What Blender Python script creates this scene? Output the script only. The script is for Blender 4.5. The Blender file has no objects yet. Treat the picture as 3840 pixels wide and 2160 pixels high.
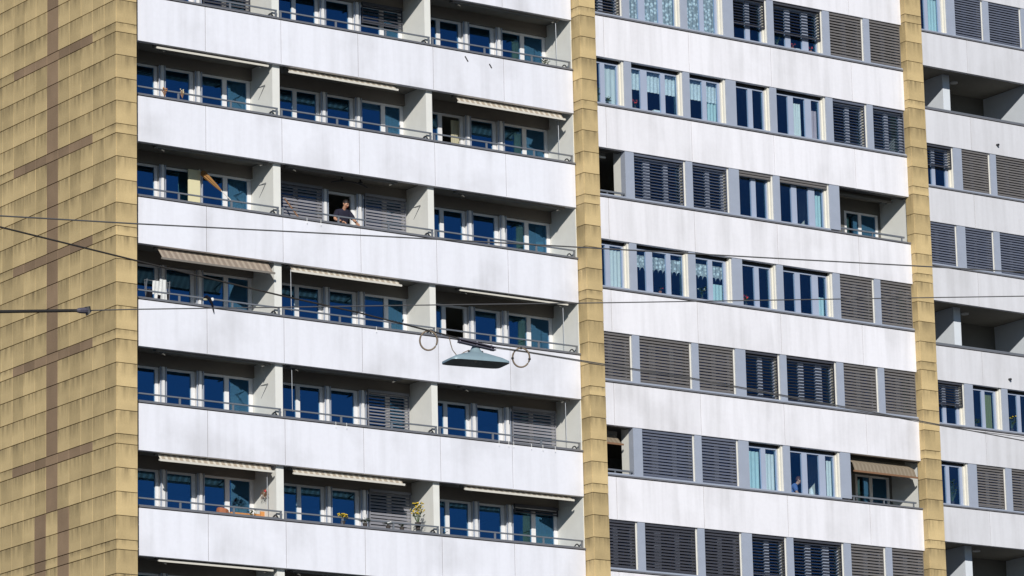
import bpy, math, random
from mathutils import Vector, Matrix
R_ = math.radians
rnd = random.Random(7)
S = bpy.context.scene
COL = S.collection
ZO = 29.6                      # street level is z = 0, facade heights were measured from eye level up

# ------------------------------------------------------------------ camera
YAW, PITCH, ROLL = 0.61732, 0.229134, -0.023059
CAM = Vector((-54.1525, -94.26996, -27.90876 + ZO))
FPX = 15837.1                  # focal length in pixels of a 3840 wide picture
fwd = Vector((math.sin(YAW)*math.cos(PITCH), math.cos(YAW)*math.cos(PITCH), math.sin(PITCH)))
r0 = Vector((math.cos(YAW), -math.sin(YAW), 0)); u0_ = r0.cross(fwd)
cr, sr = math.cos(ROLL), math.sin(ROLL)
rgt = cr*r0 + sr*u0_; upv = -sr*r0 + cr*u0_
cd = bpy.data.cameras.new('camera'); cam = bpy.data.objects.new('camera', cd); COL.objects.link(cam)
m3 = Matrix((rgt, upv, -fwd)).transposed()
cam.matrix_world = Matrix.Translation(CAM) @ m3.to_4x4()
cd.sensor_width = 36; cd.lens = FPX/3840*36; cd.clip_end = 3000; cd.clip_start = 0.5
S.camera = cam
# ------------------------------------------------------------------ sun and sky
AZ = R_(35.0); EL = math.atan(0.505*math.cos(AZ))
to_sun = Vector((-math.sin(AZ)*math.cos(EL), -math.cos(AZ)*math.cos(EL), math.sin(EL)))
W = bpy.data.worlds.new('World'); S.world = W; W.use_nodes = True
nt = W.node_tree; nt.nodes.clear()
sky = nt.nodes.new('ShaderNodeTexSky'); sky.sky_type = 'NISHITA'; sky.sun_disc = False
sky.sun_elevation = EL; sky.sun_rotation = math.atan2(to_sun.x, to_sun.y)
sky.air_density = 0.8; sky.dust_density = 0.05; sky.ozone_density = 6.0
bg = nt.nodes.new('ShaderNodeBackground'); bg.inputs[1].default_value = 0.07
wo = nt.nodes.new('ShaderNodeOutputWorld')
nt.links.new(sky.outputs[0], bg.inputs[0]); nt.links.new(bg.outputs[0], wo.inputs[0])
sl = bpy.data.lights.new('sun', 'SUN'); sl.energy = 4.2; sl.angle = R_(0.55); sl.color = (1, 0.965, 0.915)
so = bpy.data.objects.new('sun', sl); COL.objects.link(so)
so.rotation_euler = (-to_sun).to_track_quat('-Z', 'Y').to_euler(); so.location = (0, -60, 80)
S.view_settings.view_transform = 'Standard'; S.view_settings.look = 'None'
S.view_settings.exposure = 0.0; S.view_settings.gamma = 1.0

# ------------------------------------------------------------------ materials
def nodes(m):
    m.use_nodes = True; t = m.node_tree; t.nodes.clear()
    o = t.nodes.new('ShaderNodeOutputMaterial'); return t, o
def N(t, kind, **kw):
    n = t.nodes.new(kind)
    for k, v in kw.items():
        if k.startswith('i_'):
            k2 = k[2:]; n.inputs[int(k2) if k2.isdigit() else k2.replace('_', ' ')].default_value = v
        else: setattr(n, k, v)
    return n
def L(t, a, b): t.links.new(a, b)
def plain(name, col, rough=0.6, metal=0.0, var=0.06, scale=3.0, spec=0.4, bump=0.0):
    m = bpy.data.materials.new(name); t, o = nodes(m)
    p = N(t, 'ShaderNodeBsdfPrincipled', i_Roughness=rough, i_Metallic=metal)
    p.inputs['Specular IOR Level'].default_value = spec
    tc = N(t, 'ShaderNodeTexCoord'); nz = N(t, 'ShaderNodeTexNoise', i_Scale=scale, i_Detail=6.0, i_Roughness=0.6)
    L(t, tc.outputs['Object'], nz.inputs['Vector'])
    mx = N(t, 'ShaderNodeMix', data_type='RGBA')
    mx.inputs[6].default_value = (*[c*(1-var*2.2) for c in col], 1); mx.inputs[7].default_value = (*[min(1, c*(1+var)) for c in col], 1)
    L(t, nz.outputs[0], mx.inputs[0]); L(t, mx.outputs[2], p.inputs['Base Color'])
    if bump:
        b = N(t, 'ShaderNodeBump', i_Strength=bump, i_Distance=0.01); L(t, nz.outputs[0], b.inputs['Height']); L(t, b.outputs[0], p.inputs['Normal'])
    L(t, p.outputs[0], o.inputs[0]); return m
def panel_mat(name, col, streak, patch):
    m = bpy.data.materials.new(name); t, o = nodes(m)
    p = N(t, 'ShaderNodeBsdfPrincipled', i_Roughness=0.75); p.inputs['Specular IOR Level'].default_value = 0.2
    tc = N(t, 'ShaderNodeTexCoord'); oi = N(t, 'ShaderNodeObjectInfo')
    mp = N(t, 'ShaderNodeMapping'); mp.inputs['Scale'].default_value = (2.2, 1, 0.18); L(t, tc.outputs['Object'], mp.inputs[0])
    n1 = N(t, 'ShaderNodeTexNoise', i_Scale=1.6, i_Detail=5.0, i_Roughness=0.55); L(t, mp.outputs[0], n1.inputs['Vector'])
    n2 = N(t, 'ShaderNodeTexNoise', i_Scale=0.55, i_Detail=3.0); L(t, tc.outputs['Object'], n2.inputs['Vector'])
    n3 = N(t, 'ShaderNodeTexNoise', i_Scale=9.0, i_Detail=6.0); L(t, tc.outputs['Object'], n3.inputs['Vector'])
    r1 = N(t, 'ShaderNodeMapRange', i_1=0.42, i_2=0.72, i_3=0.0, i_4=streak); L(t, n1.outputs[0], r1.inputs[0])
    r2 = N(t, 'ShaderNodeMapRange', i_1=0.5, i_2=0.75, i_3=0.0, i_4=patch); L(t, n2.outputs[0], r2.inputs[0])
    r3 = N(t, 'ShaderNodeMapRange', i_1=0.3, i_2=0.8, i_3=0.0, i_4=0.06); L(t, n3.outputs[0], r3.inputs[0])
    r4 = N(t, 'ShaderNodeMath', operation='MULTIPLY', i_1=0.07); L(t, oi.outputs['Random'], r4.inputs[0])
    a = N(t, 'ShaderNodeMath', operation='ADD'); L(t, r1.outputs[0], a.inputs[0]); L(t, r2.outputs[0], a.inputs[1])
    b = N(t, 'ShaderNodeMath', operation='ADD'); L(t, a.outputs[0], b.inputs[0]); L(t, r3.outputs[0], b.inputs[1])
    c = N(t, 'ShaderNodeMath', operation='ADD', use_clamp=True); L(t, b.outputs[0], c.inputs[0]); L(t, r4.outputs[0], c.inputs[1])
    mx = N(t, 'ShaderNodeMix', data_type='RGBA'); mx.inputs[6].default_value = (*col, 1); mx.inputs[7].default_value = (0.30, 0.29, 0.28, 1)
    L(t, c.outputs[0], mx.inputs[0]); L(t, mx.outputs[2], p.inputs['Base Color']); L(t, p.outputs[0], o.inputs[0]); return m
def tile_mat(name, col, dirt):
    m = bpy.data.materials.new(name); t, o = nodes(m)
    p = N(t, 'ShaderNodeBsdfPrincipled', i_Roughness=0.7); p.inputs['Specular IOR Level'].default_value = 0.25
    tc = N(t, 'ShaderNodeTexCoord'); oi = N(t, 'ShaderNodeObjectInfo'); ge = N(t, 'ShaderNodeNewGeometry')
    mp = N(t, 'ShaderNodeMapping'); mp.inputs['Scale'].default_value = (5, 5, 0.5); L(t, ge.outputs['Position'], mp.inputs[0])
    n1 = N(t, 'ShaderNodeTexNoise', i_Scale=1.3, i_Detail=5.0, i_Roughness=0.6); L(t, mp.outputs[0], n1.inputs['Vector'])
    n2 = N(t, 'ShaderNodeTexNoise', i_Scale=1.1, i_Detail=4.0); L(t, ge.outputs['Position'], n2.inputs['Vector'])
    n3 = N(t, 'ShaderNodeTexNoise', i_Scale=22.0, i_Detail=5.0); L(t, ge.outputs['Position'], n3.inputs['Vector'])
    sx = N(t, 'ShaderNodeSeparateXYZ'); L(t, tc.outputs['Generated'], sx.inputs[0])
    g = N(t, 'ShaderNodeMapRange', i_1=0.35, i_2=1.0, i_3=0.0, i_4=1.0); L(t, sx.outputs[2], g.inputs[0])
    s1 = N(t, 'ShaderNodeMapRange', i_1=0.4, i_2=0.75, i_3=0.12, i_4=1.0); L(t, n1.outputs[0], s1.inputs[0])
    d = N(t, 'ShaderNodeMath', operation='MULTIPLY'); L(t, g.outputs[0], d.inputs[0]); L(t, s1.outputs[0], d.inputs[1])
    d2 = N(t, 'ShaderNodeMath', operation='MULTIPLY', i_1=dirt, use_clamp=True); L(t, d.outputs[0], d2.inputs[0])
    v = N(t, 'ShaderNodeMath', operation='MULTIPLY_ADD', i_1=0.26, i_2=0.80); L(t, oi.outputs['Random'], v.inputs[0])
    v2 = N(t, 'ShaderNodeMath', operation='MULTIPLY_ADD', i_1=0.55, i_2=-0.27); L(t, n2.outputs[0], v2.inputs[0])
    v4 = N(t, 'ShaderNodeMath', operation='MULTIPLY_ADD', i_1=0.22, i_2=-0.11); L(t, n3.outputs[0], v4.inputs[0])
    v3 = N(t, 'ShaderNodeMath', operation='ADD'); L(t, v.outputs[0], v3.inputs[0]); L(t, v2.outputs[0], v3.inputs[1])
    v5 = N(t, 'ShaderNodeMath', operation='ADD'); L(t, v3.outputs[0], v5.inputs[0]); L(t, v4.outputs[0], v5.inputs[1])
    hs = N(t, 'ShaderNodeHueSaturation'); hs.inputs['Color'].default_value = (*col, 1); L(t, v5.outputs[0], hs.inputs['Value'])
    mx = N(t, 'ShaderNodeMix', data_type='RGBA'); mx.inputs[7].default_value = (0.10, 0.075, 0.04, 1)
    L(t, hs.outputs[0], mx.inputs[6]); L(t, d2.outputs[0], mx.inputs[0])
    L(t, mx.outputs[2], p.inputs['Base Color'])
    b = N(t, 'ShaderNodeBump', i_Strength=0.15, i_Distance=0.004); L(t, n3.outputs[0], b.inputs['Height']); L(t, b.outputs[0], p.inputs['Normal'])
    L(t, p.outputs[0], o.inputs[0]); return m
def glass_mat(name, tint, refl, f0=0.12):
    m = bpy.data.materials.new(name); t, o = nodes(m)
    tr = N(t, 'ShaderNodeBsdfTransparent'); tr.inputs[0].default_value = (*tint, 1)
    gl = N(t, 'ShaderNodeBsdfGlossy', i_Roughness=0.015); gl.inputs[0].default_value = (*refl, 1)
    lw = N(t, 'ShaderNodeLayerWeight', i_Blend=0.5); mx = N(t, 'ShaderNodeMixShader')
    p5 = N(t, 'ShaderNodeMath', operation='POWER', i_1=5.0); L(t, lw.outputs['Facing'], p5.inputs[0])
    fr = N(t, 'ShaderNodeMath', operation='MULTIPLY_ADD', i_1=(1-f0)/2, i_2=f0/2); L(t, p5.outputs[0], fr.inputs[0])
    ge = N(t, 'ShaderNodeNewGeometry'); nz = N(t, 'ShaderNodeTexNoise', i_Scale=0.9, i_Detail=1.0); L(t, ge.outputs['Position'], nz.inputs['Vector'])
    b = N(t, 'ShaderNodeBump', i_Strength=0.06, i_Distance=0.05); L(t, nz.outputs[0], b.inputs['Height']); L(t, b.outputs[0], gl.inputs['Normal'])
    L(t, fr.outputs[0], mx.inputs[0]); L(t, tr.outputs[0], mx.inputs[1]); L(t, gl.outputs[0], mx.inputs[2]); L(t, mx.outputs[0], o.inputs[0]); return m
def cloth_mat(name, col, trans=0.35, lace=0.0, lscale=14.0, fold=0.0):
    m = bpy.data.materials.new(name); t, o = nodes(m)
    d = N(t, 'ShaderNodeBsdfDiffuse'); tl = N(t, 'ShaderNodeBsdfTranslucent'); ge = N(t, 'ShaderNodeNewGeometry')
    nz = N(t, 'ShaderNodeTexNoise', i_Scale=6.0, i_Detail=4.0); L(t, ge.outputs['Position'], nz.inputs['Vector'])
    mxc = N(t, 'ShaderNodeMix', data_type='RGBA'); mxc.inputs[6].default_value = (*[c*0.82 for c in col], 1); mxc.inputs[7].default_value = (*col, 1)
    L(t, nz.outputs[0], mxc.inputs[0]); L(t, mxc.outputs[2], d.inputs[0]); L(t, mxc.outputs[2], tl.inputs[0])
    mx = N(t, 'ShaderNodeMixShader', i_0=trans); L(t, d.outputs[0], mx.inputs[1]); L(t, tl.outputs[0], mx.inputs[2])
    out = mx
    if lace:
        v = N(t, 'ShaderNodeTexVoronoi', i_Scale=lscale); L(t, ge.outputs['Position'], v.inputs['Vector'])
        r = N(t, 'ShaderNodeMapRange', i_1=0.25, i_2=0.55, i_3=0.0, i_4=lace); L(t, v.outputs['Distance'], r.inputs[0])
        tp = N(t, 'ShaderNodeBsdfTransparent'); out = N(t, 'ShaderNodeMixShader')
        L(t, r.outputs[0], out.inputs[0]); L(t, mx.outputs[0], out.inputs[1]); L(t, tp.outputs[0], out.inputs[2])
    L(t, out.outputs[0], o.inputs[0]); return m
def stripe_mat(name, c1, c2, pitch, trans=0.25):
    m = bpy.data.materials.new(name); t, o = nodes(m)
    ge = N(t, 'ShaderNodeNewGeometry'); sx = N(t, 'ShaderNodeSeparateXYZ'); L(t, ge.outputs['Position'], sx.inputs[0])
    dv = N(t, 'ShaderNodeMath', operation='DIVIDE', i_1=pitch); L(t, sx.outputs[0], dv.inputs[0])
    fr = N(t, 'ShaderNodeMath', operation='FRACT'); L(t, dv.outputs[0], fr.inputs[0])
    gt = N(t, 'ShaderNodeMapRange', i_1=0.42, i_2=0.58); L(t, fr.outputs[0], gt.inputs[0])
    gt2 = N(t, 'ShaderNodeMapRange', i_1=0.0, i_2=0.14, i_3=1.0, i_4=0.0); L(t, fr.outputs[0], gt2.inputs[0])
    ad = N(t, 'ShaderNodeMath', operation='ADD', use_clamp=True); L(t, gt.outputs[0], ad.inputs[0]); L(t, gt2.outputs[0], ad.inputs[1])
    mx = N(t, 'ShaderNodeMix', data_type='RGBA'); mx.inputs[6].default_value = (*c1, 1); mx.inputs[7].default_value = (*c2, 1); L(t, ad.outputs[0], mx.inputs[0])
    d = N(t, 'ShaderNodeBsdfDiffuse'); tl = N(t, 'ShaderNodeBsdfTranslucent'); L(t, mx.outputs[2], d.inputs[0]); L(t, mx.outputs[2], tl.inputs[0])
    ms = N(t, 'ShaderNodeMixShader', i_0=trans); L(t, d.outputs[0], ms.inputs[1]); L(t, tl.outputs[0], ms.inputs[2]); L(t, ms.outputs[0], o.inputs[0]); return m

MAT = dict(
 panelA=panel_mat('white panel', (0.81, 0.815, 0.865), 0.14, 0.28),
 panelC=panel_mat('weathered panel', (0.84, 0.83, 0.86), 0.20, 0.20),
 panelD=panel_mat('grey weathered panel', (0.69, 0.69, 0.715), 0.20, 0.16),
 tan=tile_mat('tan tile', (0.57, 0.43, 0.215), 0.90), brown=tile_mat('brown tile', (0.30, 0.205, 0.125), 0.25),
 joint=plain('dark joint', (0.07, 0.055, 0.035), 0.9), conc=plain('concrete', (0.36, 0.35, 0.32), 0.9),
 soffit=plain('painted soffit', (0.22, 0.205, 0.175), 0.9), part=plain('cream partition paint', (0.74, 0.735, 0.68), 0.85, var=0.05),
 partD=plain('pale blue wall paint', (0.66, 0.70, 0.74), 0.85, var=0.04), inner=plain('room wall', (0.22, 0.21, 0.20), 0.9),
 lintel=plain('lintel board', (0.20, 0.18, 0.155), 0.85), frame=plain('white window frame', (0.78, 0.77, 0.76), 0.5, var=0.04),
 frameC=plain('grey blue window frame', (0.36, 0.41, 0.52), 0.5, var=0.04), jamb=plain('cream jamb', (0.74, 0.71, 0.62), 0.6, var=0.05),
 post=plain('aluminium post', (0.42, 0.46, 0.54), 0.45, 0.2, var=0.06), cap=plain('grey metal coping', (0.20, 0.20, 0.215), 0.5, 0.3, var=0.1),
 rail=plain('grey steel rail', (0.235, 0.25, 0.27), 0.45, 0.4, var=0.1), dark=plain('dark metal', (0.03, 0.03, 0.032), 0.5),
 slatW=plain('warm grey slat', (0.165, 0.155, 0.15), 0.5, var=0.08), slatB=plain('blue grey slat', (0.13, 0.145, 0.19), 0.45, var=0.08),
 slatP=plain('pale slat', (0.25, 0.25, 0.275), 0.45, var=0.08), slatD=plain('dark slat', (0.06, 0.062, 0.075), 0.45, var=0.08),
 glass=glass_mat('window glass', (0.52, 0.66, 0.72), (0.22, 0.58, 1.0), 0.46), glassC=glass_mat('clear teal glass', (0.92, 0.985, 1.0), (0.20, 0.55, 1.0), 0.18),
 awn=stripe_mat('striped awning cloth', (0.80, 0.74, 0.62), (0.52, 0.44, 0.34), 0.185), awn2=stripe_mat('tan awning cloth', (0.36, 0.30, 0.22), (0.29, 0.235, 0.17), 0.15),
 awnw=stripe_mat('brown striped awning cloth', (0.50, 0.42, 0.33), (0.36, 0.29, 0.23), 0.185),
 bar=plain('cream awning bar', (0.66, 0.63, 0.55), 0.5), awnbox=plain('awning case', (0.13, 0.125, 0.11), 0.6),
 lace=cloth_mat('white lace', (0.88, 0.93, 0.95), 0.18, 0.55, 10.0), net=cloth_mat('white net', (0.88, 0.93, 0.95), 0.18, 0.16, 17.0),
 white=cloth_mat('white cloth', (0.86, 0.87, 0.84), 0.2), teal=cloth_mat('teal cloth', (0.62, 0.80, 0.80), 0.2), pink=cloth_mat('pale pink cloth', (0.72, 0.56, 0.60), 0.35),
 greenc=cloth_mat('green cloth', (0.26, 0.28, 0.12), 0.3), purple=cloth_mat('purple cloth', (0.12, 0.06, 0.35), 0.3), creamc=cloth_mat('cream cloth', (0.66, 0.62, 0.44), 0.3),
 yellowc=cloth_mat('yellow green cloth', (0.62, 0.62, 0.22), 0.3), greyc=cloth_mat('grey cloth', (0.36, 0.36, 0.33), 0.3), redc=cloth_mat('dark red cloth', (0.25, 0.05, 0.06), 0.2), blackc=cloth_mat('black cloth', (0.015, 0.015, 0.02), 0.1),
 leaf=plain('leaf green', (0.055, 0.10, 0.03), 0.6, var=0.3, scale=20), yellow=plain('yellow petal', (0.75, 0.52, 0.04), 0.6), orange=plain('orange petal', (0.75, 0.25, 0.04), 0.6), whitep=plain('white petal', (0.8, 0.8, 0.76), 0.6), pink2=plain('red petal', (0.55, 0.05, 0.06), 0.6),
 pot=plain('dark pot', (0.05, 0.04, 0.035), 0.6), potr=plain('terracotta pot', (0.36, 0.13, 0.06), 0.7), wood=plain('orange wood', (0.62, 0.27, 0.08), 0.55, var=0.15, scale=12), wood2=plain('brown wood', (0.24, 0.13, 0.07), 0.6, var=0.15, scale=12),
 cream=plain('cream board', (0.70, 0.64, 0.40), 0.6, var=0.03), parasol=cloth_mat('orange cloth', (0.42, 0.23, 0.09), 0.2),
 lamp=plain('grey green enamel', (0.27, 0.37, 0.41), 0.4, 0.1, var=0.08, scale=9), lampin=plain('lamp inside', (0.33, 0.37, 0.37), 0.5, 0.2, var=0.3, scale=8), bulb=plain('bulb glass', (0.5, 0.47, 0.42), 0.15),
 wire=plain('black cable', (0.03, 0.027, 0.024), 0.6), wireg=plain('grey wire', (0.17, 0.165, 0.16), 0.5, 0.5), loop=plain('cable loop', (0.21, 0.16, 0.11), 0.6), bracket=plain('grey violet steel', (0.13, 0.12, 0.15), 0.5, 0.4),
 skin=plain('skin', (0.50, 0.27, 0.17), 0.5, var=0.08, scale=12), hair=plain('dark hair', (0.018, 0.012, 0.009), 0.6, var=0.3, scale=60), hairb=plain('brown hair', (0.10, 0.035, 0.015), 0.6, var=0.3, scale=60),
 navy=plain('navy shirt', (0.018, 0.017, 0.035), 0.9, var=0.2, scale=15), jeans=plain('dark trousers', (0.03, 0.035, 0.05), 0.9), blue=plain('blue shirt', (0.10, 0.16, 0.36), 0.9), eye=plain('eye', (0.02, 0.015, 0.012), 0.2), shirtw=plain('pale shirt', (0.55, 0.52, 0.48), 0.9),
 ground=plain('asphalt', (0.09, 0.09, 0.088), 0.9, var=0.2, scale=0.6), pole=plain('galvanised pole', (0.22, 0.23, 0.23), 0.5, 0.5),
)

# ------------------------------------------------------------------ mesh helpers
class MB:
    def __init__(s): s.v = []; s.f = []; s.m = []
    def add(s, vs, fs, mi=0):
        b = len(s.v); s.v += [tuple(p) for p in vs]; s.f += [tuple(i+b for i in f) for f in fs]; s.m += [mi]*len(fs)
    def box(s, x0, x1, y0, y1, z0, z1, mi=0):
        if x0 > x1: x0, x1 = x1, x0
        if y0 > y1: y0, y1 = y1, y0
        if z0 > z1: z0, z1 = z1, z0
        s.add([(x0,y0,z0),(x1,y0,z0),(x1,y1,z0),(x0,y1,z0),(x0,y0,z1),(x1,y0,z1),(x1,y1,z1),(x0,y1,z1)],
              [(0,3,2,1),(4,5,6,7),(0,1,5,4),(1,2,6,5),(2,3,7,6),(3,0,4,7)], mi)
    def cham(s, x0, x1, y0, y1, z0, z1, c, face='y'):
        # box whose outward face (-y or -x) has chamfered edges
        if face == 'y':
            a = [(x0,y1,z0),(x1,y1,z0),(x1,y1,z1),(x0,y1,z1)]; b = [(x0,y0+c,z0),(x1,y0+c,z0),(x1,y0+c,z1),(x0,y0+c,z1)]
            d = [(x0+c,y0,z0+c),(x1-c,y0,z0+c),(x1-c,y0,z1-c),(x0+c,y0,z1-c)]
        else:
            a = [(x1,y1,z0),(x1,y0,z0),(x1,y0,z1),(x1,y1,z1)]; b = [(x0+c,y1,z0),(x0+c,y0,z0),(x0+c,y0,z1),(x0+c,y1,z1)]
            d = [(x0,y1-c,z0+c),(x0,y0+c,z0+c),(x0,y0+c,z1-c),(x0,y1-c,z1-c)]
        fs = [(3,2,1,0),(8,9,10,11)]
        for i in range(4):
            j = (i+1) % 4; fs += [(i,j,4+j,4+i),(4+i,4+j,8+j,8+i)]
        s.add(a+b+d, fs)
    def tube(s, pts, r, n=6, mi=0, caps=True):
        pts = [Vector(p) for p in pts]; rr = r if isinstance(r, (list, tuple)) else [r]*len(pts); rings = []
        for i, p in enumerate(pts):
            d = (pts[min(i+1, len(pts)-1)] - pts[max(i-1, 0)]).normalized()
            a = Vector((0,0,1)) if abs(d.z) < 0.9 else Vector((1,0,0))
            e1 = d.cross(a).normalized(); e2 = d.cross(e1)
            rings.append([p + (e1*math.cos(2*math.pi*k/n) + e2*math.sin(2*math.pi*k/n))*rr[i] for k in range(n)])
        vs = [q for ring in rings for q in ring]; fs = []
        for i in range(len(pts)-1):
            for k in range(n):
                k2 = (k+1) % n; fs.append((i*n+k, i*n+k2, (i+1)*n+k2, (i+1)*n+k))
        if caps: fs += [tuple(range(n)), tuple(reversed([(len(pts)-1)*n+k for k in range(n)]))]
        s.add(vs, fs, mi)
    def ball(s, c, r, n=8, k=5, mi=0):
        c = Vector(c); rx, ry, rz = r if isinstance(r, (tuple, list)) else (r, r, r); vs = []; fs = []
        for i in range(k+1):
            th = math.pi*i/k
            for j in range(n):
                ph = 2*math.pi*j/n; vs.append((c.x+rx*math.sin(th)*math.cos(ph), c.y+ry*math.sin(th)*math.sin(ph), c.z+rz*math.cos(th)))
        for i in range(k):
            for j in range(n):
                j2 = (j+1) % n; fs.append((i*n+j, (i+1)*n+j, (i+1)*n+j2, i*n+j2))
        s.add(vs, fs, mi)
    def mesh(s, name, mats, smooth=False):
        me = bpy.data.meshes.new(name); me.from_pydata(s.v, [], s.f)
        for m in (mats if isinstance(mats, (list, tuple)) else [mats]): me.materials.append(MAT[m] if isinstance(m, str) else m)
        for p, i in zip(me.polygons, s.m):
            p.material_index = i; p.use_smooth = smooth
        me.update(); return me
    def build(s, name, mats, parent=None, smooth=False):
        return link(name, s.mesh(name, mats, smooth), parent)
def link(name, data, parent=None, loc=None):
    o = bpy.data.objects.new(name, data); COL.objects.link(o)
    if loc is not None: o.location = loc
    if parent is not None: o.parent = parent
    return o
def tag(o, label=None, cat=None, group=None, kind=None):
    if label: o['label'] = label
    if cat: o['category'] = cat
    if group: o['group'] = group
    if kind: o['kind'] = kind
    return o
def thing(name, label, cat, loc=(0,0,0), group=None):
    return tag(link(name, None, None, loc), label, cat, group)
def one(mb, name, mats, label, cat, group=None, smooth=False):
    return tag(mb.build(name, mats, None, smooth), label, cat, group)
Z = lambda z: z + ZO
def pix(x, y):                # direction of a photo pixel (3840 wide)
    return (rgt*((x-1920)/FPX) + upv*((1080-y)/FPX) + fwd)
def at_w(x, y, w):            # point of that pixel on the facade-parallel plane y = w
    d = pix(x, y); return CAM + d*((w-CAM.y)/d.y)

# ------------------------------------------------------------------ ground
g = MB(); g.add([(-600,-600,0),(700,-600,0),(700,700,0),(-600,700,0)], [(0,1,2,3)])
tag(g.build('ground', 'ground'), kind='structure')

# ------------------------------------------------------------------ the tower
T = thing('apartment_tower', 'stepped white and tan high-rise apartment block with rows of balconies, windows and tan tiled piers', 'building')
TOPA = lambda i: Z(5.839 - 2.8*i)         # top of the parapet under opening row i (wings with balconies and with windows)
ZBA = lambda i: TOPA(i) + 1.518           # underside of the parapet above
TOPD = lambda i: Z(5.55 - 2.8*i)
ZBD = lambda i: TOPD(i) + 1.58
PH = 2.8 - 1.518
ROWS = range(-2, 8)

# ---- tiled walls -------------------------------------------------
TH = 0.263; RH = (2.8-TH)/4
rows = []                                  # (z_bottom, z_top, thin, storey)
for k in range(-4, 8):
    zt = Z(4.884 - 2.8*k)
    rows.append((zt-TH, zt, True, k))
    for j in range(4): rows.append((zt-TH-(j+1)*RH, zt-TH-j*RH, False, k))
gable = MB(); gable.box(0.035, 0.30, 0.05, 14, Z(4.884-2.8*8), Z(4.884+10.5))
gab = gable.build('gable_wall', 'joint', T)
tmesh = {}
def tile(par, face, cx, cy, cz, wdt, hgt, mat):
    key = (face, round(wdt, 3), round(hgt, 3), mat)
    if key not in tmesh:
        m = MB(); c = 0.003; a, b = wdt/2, hgt/2
        if face == 'x': m.cham(0, 0.04, -a, a, -b, b, c, 'x')
        else: m.cham(-a, a, 0, 0.04, -b, b, c, 'y')
        tmesh[key] = m.mesh('tile', mat)
    o = link('tile', tmesh[key], par, (cx, cy, cz)); j = rnd.uniform(-0.0025, 0.0025)
    if face == 'x': o.location.x += j
    else: o.location.y += j
    return o
CW = 0.63; COLS = 12
cut = Z(4.884-2.8*4-TH-2*RH)
for z0, z1, thin, k in rows:
    if z1 > Z(8.4) or z0 < Z(-12.2): continue
    for c in range(COLS):
        y0 = c*CW; brown = False
        if z0 > cut-0.05:
            if c == 5: brown = True
            if thin and 2 <= c <= 8 and k <= 4: brown = True
        elif c in (4, 6): brown = True
        tile(gab, 'x', 0.0, y0+CW/2+0.012, (z0+z1)/2, CW-0.008, z1-z0-0.020, 'brown' if brown else 'tan')
def pier(name, u0, u1, w0, w1, left):
    b = MB(); b.box(u0+0.03, u1-0.01, w0+0.03, w1, Z(4.884-2.8*8), Z(4.884+10.5))
    p = b.build(name, 'joint', T)
    for z0, z1, thin, k in rows:
        if z1 > Z(14.5) or z0 < Z(-12.4): continue
        tile(p, 'y', (u0+u1)/2+0.006, w0, (z0+z1)/2, u1-u0-0.018, z1-z0-0.016, 'tan')
        if left: tile(p, 'x', u0, (w0+w1)/2+0.004, (z0+z1)/2, w1-w0-0.014, z1-z0-0.016, 'tan')
    return p
pier('pier', 0.0, 0.633, 0.0, 0.60, False)
pier('pier', 15.285, 15.845, -0.135, 0.42, True)
WC = 2.88; WD = 12.73
pier('pier', 30.09, 30.75, 2.66, 3.03, True)

# ---- cores and floor slabs --------------------------------------
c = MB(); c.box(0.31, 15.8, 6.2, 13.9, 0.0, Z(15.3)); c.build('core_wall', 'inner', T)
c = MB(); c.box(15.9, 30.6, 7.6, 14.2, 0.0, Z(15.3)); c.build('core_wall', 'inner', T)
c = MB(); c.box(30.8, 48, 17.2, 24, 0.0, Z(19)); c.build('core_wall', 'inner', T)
c = MB(); c.box(15.60, 15.84, 0.43, 7.5, Z(4.884-2.8*8), Z(15.3)); c.build('flank_wall', 'panelC', T)
c = MB(); c.box(30.48, 30.73, 3.06, 17.1, Z(4.884-2.8*8), Z(15.3)); c.build('flank_wall', 'panelC', T)
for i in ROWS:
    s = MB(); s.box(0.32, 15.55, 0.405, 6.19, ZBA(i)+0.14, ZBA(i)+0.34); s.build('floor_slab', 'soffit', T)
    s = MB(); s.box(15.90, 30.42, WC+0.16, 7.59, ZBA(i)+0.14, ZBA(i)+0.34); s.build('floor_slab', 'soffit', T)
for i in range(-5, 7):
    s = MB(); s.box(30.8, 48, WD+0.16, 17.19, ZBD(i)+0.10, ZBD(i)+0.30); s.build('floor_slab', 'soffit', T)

# ---- parapet panels and copings ---------------------------------
def panels(us, w, top, mat, hgt=PH):
    for a, b in zip(us[:-1], us[1:]):
        p = MB(); p.cham(a+0.008, b-0.008, w, w+0.15, top-hgt, top-0.022, 0.004)
        p.build('parapet_panel', mat, T)
    c = MB(); c.box(us[0]+0.1, us[-1]-0.02, w+0.02, w+0.14, top-hgt+0.03, top+0.001); c.build('parapet_backing', 'joint', T)
    c = MB(); c.box(us[0], us[-1], w-0.02, w+0.20, top+0.003, top+0.042)
    c.box(us[0], us[-1], w-0.03, w-0.02, top+0.0, top+0.045); c.build('coping', 'cap', T)
JA = [0.815, 2.93, 5.355, 7.88, 10.405, 12.835, 15.27]
JC = [17.6, 18.39, 21.59, 24.77, 27.98, 30.2]
JD = [38.45, 41.64, 44.83, 48.0]
for i in range(-2, 8):
    panels(JA, 0.25, TOPA(i), 'panelA'); panels(JC, WC, TOPA(i)+0.012, 'panelC')
for i in range(-5, 6): panels(JD, WD, TOPD(i), 'panelD', 1.22)

for x, y, dx, dz_ in ((1749, 221, 0.05, -0.07), (1837, 244, 0.02, -0.03), (1841, 251, 0.02, -0.03)):
    p = at_w(x, y, 0.25); m = MB(); m.tube([(p.x-dx, 0.252, p.z-dz_), (p.x+dx, 0.252, p.z+dz_)], 0.022, 6); m.build('chipped_spot', 'dark', T)
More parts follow.
